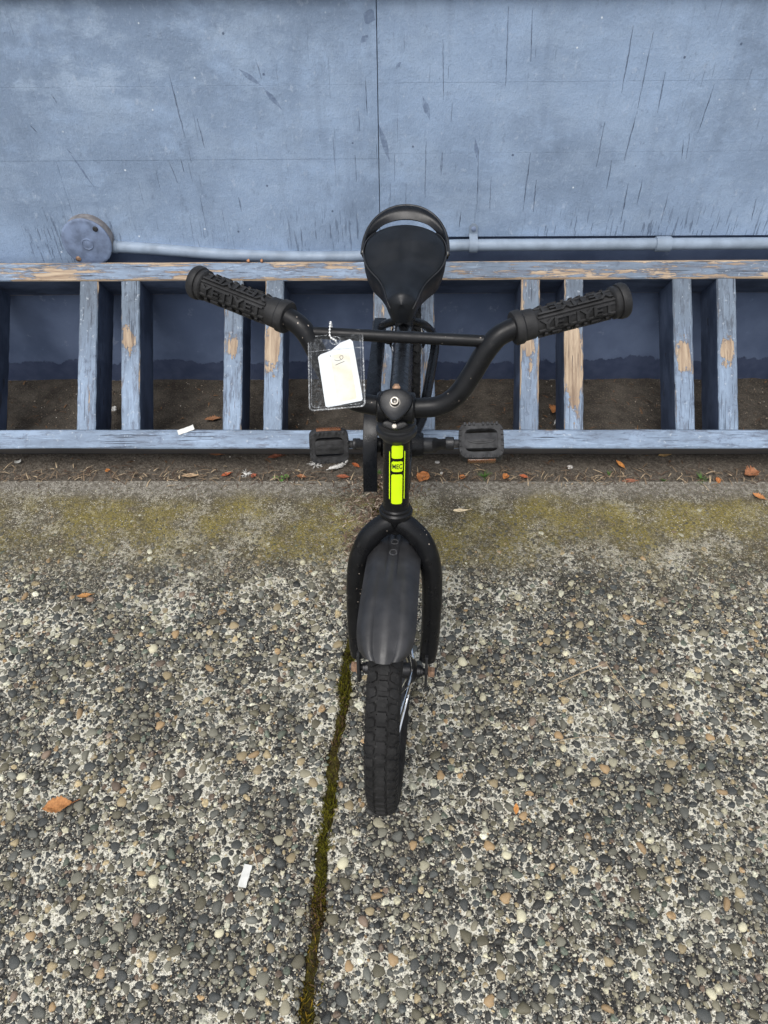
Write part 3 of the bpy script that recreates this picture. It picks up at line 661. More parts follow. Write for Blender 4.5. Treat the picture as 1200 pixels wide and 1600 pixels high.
# ================================================================== BIKE RACK
AL = radians(42.59); E = np.array([0, cos(AL), sin(AL)]); NN = np.array([0, -sin(AL), cos(AL)]); RL, RT, RW = .3836, .0877, .038
BB = np.array([0, WALL_Y-RL*cos(AL), 0]); FB = BB+RT*NN
rack = thing('bike_rack', 'low wooden bike rack of worn blue painted planks leaning on wall', 'bike rack', (0, BB[1], 0))
def plank(name, c, U, length, wear=0, wear_x=0, wear_len=.05, worn=0, bow=0, label=None):
    # local x along the grain, z out of the rack's face
    mb = MB(); n = 24; hw, ht = RW/2, RT/2; b = .0022
    prof = [(-hw+b, ht), (hw-b, ht), (hw, ht-b), (hw, -ht+b), (hw-b, -ht), (-hw+b, -ht), (-hw, -ht+b), (-hw, ht-b)]
    V = []
    for i in range(n+1):
        x = (i/n-.5)*length; 
        for (y, z) in prof:
            e_ = rng.normal(0, .00035) if 0 < i < n else 0
            V.append((x, y+e_, z+rng.normal(0, .0003)))
    F = [(i*8+k, i*8+(k+1) % 8, (i+1)*8+(k+1) % 8, (i+1)*8+k) for i in range(n) for k in range(8)]
    F += [tuple(range(8))[::-1], tuple(n*8+k for k in range(8))]
    F = [f[::-1] for f in F]
    mb.add(V, F); o = mb.build(name, M['rack'], rack, sharp=30)
    U = nrm(U); Y = np.cross(NN, U)
    mt = Matrix.Identity(4)
    for i in range(3): mt[i][0], mt[i][1], mt[i][2], mt[i][3] = U[i], Y[i], NN[i], (c-np.array(rack.location))[i]
    o.matrix_local = mt; o['wear'] = float(wear); o['wear_x'] = float(wear_x); o['wear_len'] = float(wear_len); o['worn'] = float(worn); o['dull'] = 1.0 if name == 'slat' else (.7 if worn > .5 else 0.0); o['dirt'] = .9 if label and label.startswith('lower') else 0.0
    if label: o['label'] = label
    return o
mid_n = FB - NN*RT/2
plank('rail', mid_n+E*RW/2+np.array([-.05, 0, 0]), (1, 0, 0), 2.6, 0, 0, .1, -.12, label='lower rail, pale blue with few chips')
plank('rail', mid_n+E*(RL-RW/2)+np.array([-.05, 0, 0]), (1, 0, 0), 2.6, 0, 0, .1, .68, label='upper rail with paint peeling off along its edges')
SLL = RL-2*RW-.001
slats = [(-.96, -.96, .0, 0, .05, 0), (-.862, -.862, .4, -.02, .06, .1), (-.6358, -.6361, .0, .01, .09, .10), (-.5506, -.5444, .95, .028, .034, -.15), (-.3367, -.3376, .55, .02, .025, .15), (-.2534, -.2551, 1, .02, .05, 0),
         (-.032, -.0305, .5, -.02, .05, .1), (.0527, .055, .2, -.03, .08, .2), (.2679, .2622, .5, .03, .05, .35), (.3550, .3524, 1, -.01, .09, .45), (.5731, .5755, .8, .0, .045, 0), (.6622, .6613, 1, .005, .036, -.05), (.882, .884, .5, 0, .05, 0), (.972, .974, .4, 0, .05, 0)]
for (xt, xb, we, wx, wl, wo) in slats:
    U = nrm(np.array([xt-xb, 0, 0])+E*SLL)
    plank('slat', mid_n+E*(RL/2)+np.array([(xt+xb)/2, 0, 0])-NN*.0015, U, SLL, we, wx, wl, wo+.06)

# ================================================================== BICYCLE
bike = thing('bicycle', "child's black bicycle with knobbly front tyre standing backwards in the bike rack", 'bicycle', (-.019, .4686, gz(.4686)))
BR = bike.location.copy()
def part(mb, name, mat, parent=bike, **k): return mb.build(name, mat, parent, BR, **k)
# steering frame: origin at lower headset, UPS along the steerer, FWD towards the rider's front (the camera), RGT = image right
RC = np.array([-.003, .656, .390]); ST = radians(4.4); LEAN = radians(.5); HA = radians(80)
UPS = nrm([sin(LEAN), cos(HA), sin(HA)])
FWD = nrm([-sin(ST), -cos(ST), 0]); FWD = nrm(FWD-UPS*(FWD@UPS)); RGT = np.cross(UPS, FWD)*1.0
if RGT[0] < 0: RGT = -RGT
def sf(r, u, f): return RC+RGT*r+UPS*u+FWD*f          # right, up, forward
HT = .110
AX = sf(.0, -.2515, .026)                              # front axle centre
WR_ = .1905
# ---- main frame
REAR = np.array([.016, 1.2165, .2825]); BBK = np.array([.006, .935, .262])
HTOP = RC+UPS*HT
SEATC = np.array([.009, 1.058, .432])                  # top of the seat tube
mb = MB()
mb.lathe(RC, UPS, [(.004, .0168), (.012, .0158), (HT-.012, .0158), (HT-.004, .0172)], 32)
mb.tube([RC+UPS*.100-FWD*.012, SEATC-nrm(SEATC-BBK)*.03], .0142, 16)
mb.tube([RC+UPS*.026-FWD*.012, BBK+np.array([0, -.005, .008])], .0165, 16)
mb.tube([BBK, SEATC], .0145, 16)
mb.lathe(BBK-np.array([.034, 0, 0]), (1, 0, 0), [(0, .019), (.003, .0205), (.065, .0205), (.068, .019)], 24)
for s in (-1, 1):
    d = np.array([s*.05, 0, 0])
    mb.tube(spline([BBK+np.array([s*.014, .012, .002]), BBK+np.array([s*.033, .06, .008]), BBK+np.array([s*.044, .13, .016]), REAR+d+np.array([0, -.03, -.004]), REAR+d], 6), .0085, 10)
    mb.tube(spline([SEATC+np.array([s*.010, .006, -.02]), SEATC+np.array([s*.036, .04, -.05]), REAR+d+np.array([0, -.02, .018]), REAR+d], 6), .0068, 10)
    mb.rbox(REAR+d+np.array([0, -.004, 0]), np.eye(3), (.0022, .018, .016), .0015)
part(mb, 'frame', M['paint'])
# head badge, printed on a thin sticker
def wrapcyl(V, r0, h0, flip=1):                        # x -> across the tube, y -> along it, z -> out
    an = V[:, 0]/r0; rr = r0+V[:, 2]
    f2 = nrm(np.array([0.06, -1, 0]) - UPS*(np.array([0.06, -1, 0])@UPS)); r2 = np.cross(UPS, f2); r2 = r2*(1 if r2[0] > 0 else -1)
    return RC+UPS*(h0+V[:, 1:2])+(f2[None]*np.cos(an)[:, None]+r2[None]*np.sin(an)[:, None])*rr[:, None]
def strip(mb, x0, x1, y0, y1, z, n=8):
    V = []; F = []
    for i in range(n+1):
        x = x0+(x1-x0)*i/n
        rd = min(.0014, (y1-y0)*.3)*(1 if i in (0, n) else 0)
        V += [(x, y0+rd, z), (x, y1-rd, z), (x, y0+rd, z-.0004), (x, y1-rd, z-.0004)]
    for i in range(n):
        a, b = i*4, i*4+4
        F += [(a, b, b+1, a+1), (a+2, a, b, b+2)[::-1], (a+1, b+1, b+3, a+3)]
    F += [(0, 1, 3, 2), (n*4, n*4+2, n*4+3, n*4+1)]
    mb.add(wrapcyl(np.array(V), .0158, 0), F)
mb = MB()
strip(mb, -.0064, .0064, .0830, .1000, .0007); strip(mb, -.0064, .0064, .0652, .0790, .0007); strip(mb, -.0066, .0062, .0200, .0615, .0007)
strip(mb, -.0094, -.0084, .0255, .0920, .0007, 2); strip(mb, .0084, .0094, .0255, .0920, .0007, 2)
sticker = part(mb, 'head_sticker', M['lime'])
V, F = text_mesh('MEC', .0088, .0003, .00003, 3, .66); V[:, 2] += .0010; V[:, 1] += .0722
mb = MB(); mb.add(wrapcyl(V, .0158, 0), F); part(mb, 'lettering', M['ink'], sticker, smooth=False)
# headset
mb = MB(); mb.lathe(RC, UPS, [(-.006, .0165), (-.004, .0205), (.001, .0208), (.003, .0185), (.006, .0182), (.0075, .0165)], 32); part(mb, 'headset_cup', M['paint'])
mb = MB(); mb.lathe(HTOP, UPS, [(-.009, .0165), (-.006, .0185), (-.002, .0225), (.002, .0236), (.0045, .0236), (.006, .021), (.0085, .0205), (.010, .0222), (.0135, .0222), (.0165, .019), (.018, .0188), (.0185, .0165), (.026, .0160), (.0265, .0135)], 36)
part(mb, 'headset_cup', M['plastic'])
mb = MB(); mb.lathe(HTOP, UPS, [(.018, .0182), (.027, .0182), (.028, .0172)], 6); part(mb, 'headset_nut', M['gloss'])
# fork
mb = MB()
mb.lathe(RC, UPS, [(-.030, .008), (-.028, .0135), (-.012, .0165), (-.005, .018)], 24)
for s in (-1, 1):
    x = .0492
    pts = [sf(s*.004, -.014, .004), sf(s*.017, -.021, .006), sf(s*.0335, -.039, .009), sf(s*.0450, -.070, .012), sf(s*x, -.112, .015), sf(s*(x+.0005), -.165, .019), sf(s*(x-.0005), -.205, .022), sf(s*(x-.002), -.228, .024)]
    P = spline(pts, 8); r = np.interp(np.linspace(0, 1, len(P)), [0, .5, .9, 1], [.0138, .0136, .0122, .0112])
    mb.tube(P, r, 20)
part(mb, 'fork', M['fork'])
for s in (-1, 1):
    mb = MB(); poly = [(-.018, -.012), (-.012, -.019), (.000, -.019), (.005, -.012), (.006, .034), (.003, .041), (-.004, .041), (-.0075, .034)]
    mb.prism(poly, AX+RGT*(s*.0465-.0019)+FWD*.0105, FWD, UPS, RGT, .0038, .0008); part(mb, 'dropout', M['plastic'])
# ---- wheels
def wheel(name, o, X, U, FW, R, spokes_seed):
    """o axle centre, X axle direction, U and FW span the wheel plane"""
    def wp(phi, rad, x): return o+X*x+(U*cos(phi)+FW*sin(phi))*rad
    rm, rt = R-.0236, .0208
    mb = MB(); n = 48
    prof = [(-.0125, R-.0475), (-.0130, R-.0390), (-.0105, R-.0385), (-.0095, R-.046), (.0095, R-.046), (.0105, R-.0385), (.0130, R-.0390), (.0125, R-.0475), (.006, R-.0525), (-.006, R-.0525)]
    V = [wp(2*pi*i/n, p[1], p[0]) for i in range(n) for p in prof]; k = len(prof)
    F = [(i*k+j, i*k+(j+1) % k, ((i+1) % n)*k+(j+1) % k, ((i+1) % n)*k+j) for i in range(n) for j in range(k)]
    mb.add(V, F); wh = part(mb, name, M['dark'])
    mb = MB(); n, m = 96, 18; V = []
    for i in range(n):
        for j in range(m):
            t = 2*pi*j/m; V.append(wp(2*pi*i/n, rm+rt*cos(t)*.96, rt*sin(t)))
    F = [(i*m+j, i*m+(j+1) % m, ((i+1) % n)*m+(j+1) % m, ((i+1) % n)*m+j) for i in range(n) for j in range(m)]
    mb.add(V, F); part(mb, 'tyre', M['tyre'], wh, sharp=0)
    mb = MB(); K = 66
    def knob(phi, th, poly, h0, h1):                    # poly in (along, across) metres
        V = []
        for (hh, sc) in ((h0, 1.06), (h1, .90)):
            for (a, b) in poly:
                t = th+b*sc/rt; V.append(wp(phi+a*sc/R, rm+(rt*.98+hh)*cos(t), (rt*.98+hh)*sin(t)))
        k = len(poly); F = [tuple(range(k))[::-1], tuple(range(k, 2*k))]+[(i, (i+1) % k, k+(i+1) % k, k+i) for i in range(k)]
        mb.add(V, F)
    cen = [(-.0062, -.0052), (-.0062, .0052), (-.0025, .0052), (-.0025, .0066), (.0025, .0066), (.0025, .0052), (.0062, .0052), (.0062, -.0052), (.0025, -.0052), (.0025, -.0066), (-.0025, -.0066), (-.0025, -.0052)]
    sid = [(-.0072, -.0030), (-.0040, -.0058), (.0030, -.0056), (.0048, -.0020), (.0072, .0010), (.0050, .0060), (-.0030, .0062), (-.0050, .0030)]
    sho = [(-.0050, -.0035), (.0050, -.0042), (.0042, .0045), (-.0042, .0045)]
    for i in range(K):
        p = 2*pi*i/K
        knob(p, 0, cen, -.001, .0030)
        for s in (-1, 1):
            q = p+pi/K
            knob(q, s*.0130/rt, [(a, s*b) for a, b in sid], -.001, .0030)
            for off in (-.5, .5): knob(q+off*pi/K, s*.0232/rt, [(a*.62, s*b) for a, b in sho], -.001, .0012)
    part(mb, 'tread', M['tyre'], wh, smooth=False)
    mb = MB(); mb.lathe(o-X*.034, X, [(0, .008), (.002, .013), (.006, .018), (.008, .018), (.010, .011), (.058, .011), (.060, .018), (.062, .018), (.066, .013), (.068, .008)], 24); part(mb, 'hub', M['dark'], wh)
    sp0 = None; ns = 20
    for i in range(ns):
        p = 2*pi*i/ns+.13; s = 1 if i % 2 else -1; q = p+(.9 if (i//2) % 2 else -.9)
        mb = MB(); mb.tube([wp(q, .0165, s*.028), wp(p, R-.051, s*.003)], .0012, 6); part(mb, 'spoke', M['chrome'], wh)
    return wh
fwheel = wheel('wheel', AX, RGT, UPS, FWD, WR_, 0)
RX = nrm([1, -.012, .01]); rwheel = wheel('wheel', REAR, RX, np.array([0, 0, 1.]), np.array([0, -1., 0]), .1905, 1)
# axles with nuts
def axle(o, X, half):
    mb = MB(); mb.lathe(o-X*half, X, [(0, .0042), (.001, .0048), (2*half-.001, .0048), (2*half, .0042)], 14)
    for s in (-1, 1): mb.lathe(o+X*s*.032, X*s, [(0, .0088), (.0065, .0088), (.007, .0075), (.0095, .0075), (.0098, .006)], 14)
    a = part(mb, 'axle', M['dark'])
    for s in (-1, 1):
        mb = MB(); mb.lathe(o+X*s*(half-.0115), X*s, [(0, .0100), (.0012, .0102), (.0013, .0078), (.0080, .0078), (.009, .0066)], 6); part(mb, 'axle_nut', M['rust'], a, sharp=20)
axle(AX, RGT, .0605); axle(REAR, RX, .066)
# ---- front mudguard
def arc(ang, rad, x): return AX+RGT*x+(UPS*cos(ang)+FWD*sin(ang))*rad
a0, a1 = radians(-42), radians(39); n, m = 46, 33; G = np.zeros((n, m, 3))
for i in range(n):
    t = i/(n-1); an = a0+(a1-a0)*t
    tip = max(0, (t-.80)/.20); tl = max(0, (.10-t)/.10)
    hw = (.0300+.0032*t+.004*(t<.25))*(1-.26*tip**4)*(1-.4*tl**2.5)
    if i == n-1: hw *= .86
    for j in range(m):
        s = -1+2*j/(m-1); q = abs(s)
        drop = .0125*max(0, (q-.52)/.48)**1.5+.003*q*q                      # sides turned down
        ridge = .0028*(1 if q < .115 else max(0, 1-(q-.115)/.05))*max(0, 1-max(0, (t-.62)/.14))
        dish = .0050*max(0, 1-abs(q-.42)/.34)*min(1, max(0, (t-.60)/.22))   # two scoops run out to the lip
        G[i, j] = arc(an+.055*tip*(1-.75*q*q), .2085+.010*max(0, t-.66)/.34-drop+ridge-dish*(1-.3*tip)+.0035*tip*q, hw*s)
mb = MB(); mb.sheet(G[:, ::-1] if np.cross(G[1, 0]-G[0, 0], G[0, 1]-G[0, 0])@UPS < 0 else G, .0022); fend = part(mb, 'mudguard', M['fender'], sharp=30)
for d_ in (-3.4, 2.4):
    an = radians(d_); o_ = arc(an, .2121, .0); nn_ = UPS*cos(an)+FWD*sin(an); tt_ = np.cross(RGT, nn_)
    mb = MB(); mb.tube([o_+nn_*.0009+RGT*.0042*cos(k*pi/10)+tt_*.0050*sin(k*pi/10) for k in range(21)], .0010, 8, caps=False); slot = part(mb, 'slot_rim', M['worn'], fend)
    mb = MB(); mb.prism([(.0036*cos(k*pi/8), .0044*sin(k*pi/8)) for k in range(16)], o_, RGT, tt_, nn_*(1 if np.cross(RGT, tt_)@nn_ > 0 else 1), .0010); part(mb, 'slot', M['ink'], fend)
# ---- stem
CL = sf(0, .146, .012)                                   # centre of the handlebar clamp
mb = MB(); mb.lathe(HTOP, UPS, [(.010, .0112), (.040, .0112)], 24)
mb.tube([HTOP+UPS*.030, HTOP+UPS*.044+FWD*.002], [.013, .0145], 20)
mb.lathe(CL-RGT*.021, RGT, [(0, .0155), (.002, .0175), (.040, .0175), (.042, .0155)], 28)
part(mb, 'stem', M['paint'])
TOPN = nrm(UPS*.62+FWD*.78)                              # the cap faces up and forward
CT = np.cross(TOPN, RGT); CT = CT if CT@UPS > 0 else -CT
cap = []
for k in range(28):
    t = 2*pi*k/28; rr = 1+.06*cos(3*t+pi/2*3)
    x, y = .0185*cos(t)*rr, .0180*sin(t)*rr
    if y < 0: x *= 1-.30*(-y/.0180)**1.5
    cap.append((x, y))
mb = MB(); mb.prism(cap, CL+TOPN*.010, RGT, CT, TOPN, .0125, .003); capo = part(mb, 'clamp_cap', M['gloss'])
mb = MB(); mb.prism([(x*.74, y*.30-.0205) for x, y in cap], CL+TOPN*.002, RGT, CT, TOPN, .006, .001); part(mb, 'clamp_plate', M['paint'])
mb = MB(); mb.lathe(CL+TOPN*.022+CT*.001, TOPN, [(0, .0058), (.0008, .0058), (.001, .0048), (.0085, .0048), (.0092, .0043), (.0093, .0029), (.0055, .0027), (.0044, .001)], 24); part(mb, 'bolt', M['steel'], capo)
mb = MB(); mb.lathe(CL-CT*.0225+TOPN*.004, TOPN, [(0, .0034), (.006, .0034), (.007, .0024)], 14); part(mb, 'bolt', M['steel'])
mb = MB(); mb.lathe(CL+CT*.0190+TOPN*.004, TOPN, [(0, .0045), (.012, .0045), (.013, .003)], 6); part(mb, 'bolt', M['rust'])
# ---- handlebar
BRG = RGT*cos(radians(2.2))-FWD*sin(radians(2.2))*-1; BFW = np.cross(BRG, UPS); BFW = BFW if BFW@FWD > 0 else -BFW
def hb(r, u, f): return CL+BRG*r+UPS*(u*1.0+.0055*min(1, abs(r)/.09))+BFW*f
HBP = [(0, 0, 0), (.028, .0, 0), (.049, .003, 0), (.066, .015, -.001), (.080, .037, -.004), (.092, .060, -.008), (.104, .0765, -.012), (.119, .0845, -.017), (.134, .088, -.022)]
GE = (.230, .105, -.058)
def mir(s, p): return hb(s*p[0], p[1], p[2])
full = [mir(-1, GE)]+[mir(-1, p) for p in HBP[:0:-1]]+[mir(1, p) for p in HBP]+[mir(1, GE)]
mb = MB(); mb.tube(spline(full, 8), .0111, 20)
mb.tube([mir(-1, (.1005, .0720, -.011)), mir(1, (.1005, .0720, -.011))], .0064, 16)
hbar = part(mb, 'handlebar', M['bars'])
for s in (-1, 1):
    p0 = mir(s, (.119, .0845, -.0178)); p1 = mir(s, GE); ax = nrm(p1-p0); L = .124; p0 = p1-ax*(L-.004)
    prof = [(0, .0120), (.0005, .0178), (.002, .0190), (.0085, .0192), (.010, .0180), (.0105, .0168), (.012, .0172), (.022, .0168), (.0225, .0148), (.024, .0142), (.1075, .0142), (.108, .0165), (.1095, .0180), (.113, .0182), (.1135, .0172), (.115, .0172), (.1155, .0192), (.118, .0200), (.1225, .0198), (.1245, .0185), (.125, .015)]
    prof = [(h, r*.935 if r > .0125 else r) for h, r in prof]
    mb = MB(); mb.lathe(p0, ax, prof, 32); gr = part(mb, 'grip', M['grip'], bike)
    # raised lettering in rows round the grip
    V, F = text_mesh('YETIYET', .0148, .0034, .00035, 1, 1.12)
    V[:, 0] *= .0815/(V[:, 0].max()-V[:, 0].min()); V[:, 1] -= (V[:, 1].max()+V[:, 1].min())/2; V[:, 0] -= (V[:, 0].max()+V[:, 0].min())/2
    vw = nrm(CP-p0); vw = nrm(vw-ax*(vw@ax)); up_ = np.cross(ax, vw) if s > 0 else np.cross(ax, vw)
    if up_@CU < 0: up_ = -up_
    mb = MB(); base = .0136; W_ = []
    rows = 6
    for q in range(rows):
        a_ = 2*pi*q/rows - .28
        flip = -1 if (s < 0) else 1
        an = a_+V[:, 1]/.0165*(1 if q % 2 == 0 else -1); xs_ = V[:, 0]*(1 if q % 2 == 0 else -1)*(1 if s > 0 else -1)
        if s < 0: an = a_-V[:, 1]/.0165*(1 if q % 2 == 0 else -1)*-1; xs_ = V[:, 0]*(1 if q % 2 == 0 else -1)*-1
        Pq = p0+ax[None]*(.0658+xs_[:, None])+(vw[None]*np.cos(an)[:, None]+up_[None]*np.sin(an)[:, None])*(base+.0009+V[:, 2:3])
        mb.add(Pq, F)
        b_ = a_+pi/rows                                      # plain rib between the rows
        d_ = vw*cos(b_)+up_*sin(b_)
        mb.tube([p0+ax*.024+d_*.0133, p0+ax*.108+d_*.0133], .0016, 6)
    part(mb, 'raised_lettering', M['grip'], gr, smooth=False)
# ---- saddle, post
SN = np.array([.004, 1.010, .474]); SB = np.array([.012, 1.184, .5095])
SL_ = nrm(SN-SB); SLEN = np.linalg.norm(SN-SB); SRT = nrm(np.cross(SL_, [0, 0, 1])); SRT = SRT*(1 if SRT[0] > 0 else -1); SUP = np.cross(SRT, SL_); SUP = SUP*(1 if SUP[2] > 0 else -1)
def sd_(x, l, u): return SB+SRT*x+SL_*l+SUP*u
T_ = [0, .03, .08, .18, .30, .42, .52, .62, .72, .82, .90, .96, 1.0]
W_ = [.036, .047, .0555, .0635, .0665, .0630, .0530, .0400, .0310, .0260, .0235, .0205, .012]
n = 44; m = 27; tt = np.linspace(0, 1, n)**1.0; tt[-6:] = 1-(1-tt[-6:])*1.0
wv_ = np.interp(tt, T_, W_); wv_ = np.convolve(np.pad(wv_, 2, 'edge'), [.1, .22, .36, .22, .1], 'valid'); wv_[0] = .041; wv_[-1] = .009
dep = np.interp(tt, [0, .1, .4, .7, 1], [.014, .028, .046, .036, .020]); top = np.interp(tt, [0, .05, .25, .5, .8, .93, 1], [.002, .008, .008, -.001, -.001, .002, -.008])
V = []; F = []
for i in range(n):
    for j in range(m):
        s = -1+2*j/(m-1)
        q = abs(s)
        if q < .72: x = wv_[i]*s/.72*.985; u = top[i]+.004-.014*(q/.72)**2.2-.0035*max(0, 1-q/.14)*max(0, min(1, (tt[i]-.1)/.15, (.68-tt[i])/.3))
        else:
            k = (q-.72)/.28; x = math.copysign(wv_[i]*(1.0+.015*sin(k*pi)-.10*k*k), s); u = top[i]-.010-.0025-k*dep[i]
        V.append(sd_(x, tt[i]*SLEN, u))
for i in range(n-1):
    for j in range(m-1): F.append((i*m+j, (i+1)*m+j, (i+1)*m+j+1, i*m+j+1))
    F.append((i*m+m-1, (i+1)*m+m-1, (i+1)*m, i*m))
F += [tuple(range(m)), tuple((n-1)*m+j for j in range(m))[::-1]]
mb = MB(); mb.add(V, F); sad = part(mb, 'saddle', M['vinyl'], sharp=50)
# piping along the seam
for s in (-1, 1):
    mb = MB(); mb.tube([sd_(s*wv_[i]*1.0, tt[i]*SLEN, top[i]-.0112) for i in range(1, n-1)], .0011, 8); part(mb, 'piping', M['plastic'], sad)
# carrying handle behind the saddle
mb = MB(); G = []
for k in range(33):
    t = pi*k/32; x = -.0675*cos(t); l = .050-.085*sin(t)**.8; u = -.010+.026*sin(t)
    ox = np.array([-cos(t)*.45, -sin(t)]); wd = .009+.0075*sin(t)
    G.append([sd_(x-ox[0]*wd*a*1.0, l-ox[1]*wd*a, u-.006*a+.003*sin(pi*a)) for a in (-.25, 0, .4, .8, 1.25)])
G = np.array(G); g0 = np.cross(G[17, 0]-G[16, 0], G[16, 1]-G[16, 0])@SUP
mb.sheet(G if g0 > 0 else G[:, ::-1], .006); hd = part(mb, 'carry_handle', M['gloss'], sad, sharp=60)
mb = MB(); mb.tube([G[k, 0]-SUP*.002 for k in range(33)], .0030, 8); part(mb, 'handle_rim', M['plastic'], sad)
for s in (-1, 1):
    mb = MB(); mb.lathe(sd_(s*.066, .050, -.010), SRT*s, [(0, .0045), (.002, .0042), (.0035, .002)], 12); part(mb, 'rivet', M['steel'], sad)
mb = MB(); mb.rbox(sd_(0, .10, -.032), np.array([SRT, SL_, SUP]), (.024, .045, .010), .006)
for s in (-1, 1): mb.tube(spline([sd_(s*.03, .02, -.022), sd_(s*.022, .06, -.038), sd_(s*.018, .12, -.036), sd_(s*.008, .168, -.018)], 5), .0035, 8)
part(mb, 'saddle_rails', M['dark'], sad)
mb = MB(); PT_ = nrm(SEATC-BBK); mb.tube([SEATC-PT_*.02, SEATC+PT_*.055], .0125, 18); part(mb, 'seat_post', M['paint'])
mb = MB(); mb.lathe(SEATC-PT_*.014, PT_, [(0, .0165), (.001, .0175), (.015, .0175), (.016, .0165)], 22); mb.rbox(SEATC+np.array([0, .019, -.004]), np.eye(3), (.010, .006, .007), .002); part(mb, 'seat_clamp', M['gloss'])
# ---- cranks and pedals
CRL = .088
PRc = at(706, 693, 1.165); PLc = at(554, 694, 1.325); 
def crank(p, s):
    mb = MB(); b = BBK+np.array([s*.048, 0, 0]); e_ = np.array([p[0]-s*.004, p[1], p[2]])
    d = e_-b; L = np.linalg.norm(d); d /= L
    pts = [b-d*.006, b+d*L*.3, b+d*L*.8, e_+d*.006]
    mb.tube(spline(pts, 4), [.0105]*5+[.0085]*5+[.0088]*3, 12, flat=((1, 0, 0), .62))
    mb.lathe(e_-np.array([s*.006, 0, 0]), (s, 0, 0), [(0, .010), (.001, .0105), (.012, .0105), (.013, .0095)], 16)
    mb.lathe(b-np.array([s*.016, 0, 0]), (s, 0, 0), [(0, .0125), (.022, .0125), (.024, .011)], 18)
    c_ = part(mb, 'crank', M['plastic'])
    mb = MB(); mb.lathe(e_+np.array([s*.0070, 0, 0]), (s, 0, 0), [(0, .0066), (.008, .0066), (.009, .0058)], 6); part(mb, 'pedal_nut', M['steel'], c_)
    return e_
def pedal(e_, s, N_, U_, seam=0):
    """e_ crank end, N_ face normal, U_ up along the face"""
    N_ = nrm(N_); X_ = np.array([s*1.0, .0, 0]); X_ = nrm(X_-N_*(X_@N_)); U_ = np.cross(N_, X_); 
    if U_@CU < 0: U_ = -U_
    c = e_+X_*(.012+.037); A = np.array([X_, U_, N_]); hx, hy = .0345, .0300
    mb = MB()
    ring = []
    for k in range(40):
        t = 2*pi*k/40; q = 5.0
        x = abs(cos(t))**(2/q)*math.copysign(hx, cos(t)); y = abs(sin(t))**(2/q)*math.copysign(hy, sin(t)); ring.append((x, y))
    V = []; k = len(ring)
    sec = [(1.0, .0085), (1.0, -.0085), (.97, -.0105), (.66, -.0105), (.63, -.008), (.63, .008), (.66, .0105), (.97, .0105)]
    for (sc, z) in sec:
        for (x, y) in ring:
            sx_ = 1-(1-sc)*.78; sy_ = 1-(1-sc)*1.05
            V.append(c+X_*x*sx_+U_*y*sy_+N_*z)
    ns = len(sec); F = [(a*k+b, a*k+(b+1) % k, ((a+1) % ns)*k+(b+1) % k, ((a+1) % ns)*k+b) for a in range(ns) for b in range(k)]
    mb.add(V, F)
    mb.rbox(c, A, (hx*.86, .0135, .0098), .003)                     # middle body round the spindle
    mb.lathe(c-X_*.044, X_, [(0, .0062), (.018, .0062), (.02, .009), (.030, .009)], 16)
    pd = part(mb, 'pedal', M['pedal'], sharp=35)
    mb = MB(); mb.prism([(.021*cos(2*pi*q/24), .0058*sin(2*pi*q/24)) for q in range(24)], c+N_*.0096, X_, U_, N_, .0016, .0006)
    mb.prism([(.016*cos(2*pi*q/24), .0034*sin(2*pi*q/24)) for q in range(24)], c+N_*.0110, X_, U_, N_, .0012, .0004); part(mb, 'boss', M['pedal'], pd)
    mb = MB()                                                       # grip teeth on both rims
    for y in (-1, 1):
        for q in range(8):
            if q in (3,): continue
            mb.rbox(c+X_*(-.0245+.007*q)+U_*y*(hy*.905)+N_*.0108, A, (.0018, .0026, .0022), .0005, 1)
    for x in (-1, 1):
        for q in range(5): mb.rbox(c+X_*x*hx*.925+U_*(-.018+.009*q)+N_*.0106, A, (.0016, .0016, .0018), .0005, 1)
    part(mb, 'grip_teeth', M['pedal'], pd, smooth=False)
    for y in (-1, 1):
        mb = MB(); mb.rbox(c+U_*y*(hy-.0002)-N_*.001, A, (.0215, .0018, .0068), .0012); part(mb, 'reflector', M['amber'], pd)
eR = crank(PRc, 1); eL = crank(PLc, -1)
vR = nrm(CP-eR); vL = nrm(CP-eL)
pedal(eR, 1, vR+CU*.42, CU); pedal(eL, -1, vL-CU*.42+np.array([.10, 0, 0]), CU)
# ---- chain guard: a hollow box-section case over the top run, chainring and chain inside
mb = MB(); xg = -.0435
top_ = [(.853, .235), (.862, .285), (.885, .322), (.93, .345), (1.00, .345), (1.08, .338), (1.16, .330), (1.225, .322)]
P2 = spline([(p[0], p[1], 0) for p in top_], 6)[:, :2]; G = []
for (y, z) in P2:
    xo = xg+.010*(y-.85)/.37
    k_ = min(1, len(G)/8); G.append([(xo+.0105, y+.004, z-.004-.016*k_), (xo+.0112, y, z-.002), (xo+.0104, y-.0008, z+.0012), (xo, y-.0014, z+.002), (xo-.0104, y-.0008, z+.0012), (xo-.0112, y, z-.002), (xo-.0116, y+.022*k_, z-.004-.030*k_)])
G = np.array(G); g0 = np.cross(G[20, 2]-G[19, 2], G[19, 3]-G[19, 2])@np.array([0, 0, 1.])
mb.sheet(G if g0 > 0 else G[:, ::-1], .0020); part(mb, 'chain_guard', M['gloss'], sharp=28)
mb = MB(); mb.lathe(BBK+np.array([-.046, 0, 0]), (1, 0, 0), [(0, .050), (.0006, .0575), (.0026, .0575), (.003, .050)], 44); part(mb, 'chainring', M['dark'])
mb = MB(); cr_, hr_ = .060, .032; ch = []
for t in np.linspace(-pi/2, -3*pi/2, 16): ch.append((BBK[1]+cr_*cos(t), BBK[2]-cr_*sin(t)*-1))
C0, C1 = np.array(BBK[1:]), np.array(REAR[1:])
ch = [C0+cr_*np.array([cos(t), sin(t)]) for t in np.linspace(pi/2, 3*pi/2, 16)]+[C1+hr_*np.array([cos(t), sin(t)]) for t in np.linspace(-pi/2, pi/2, 10)]
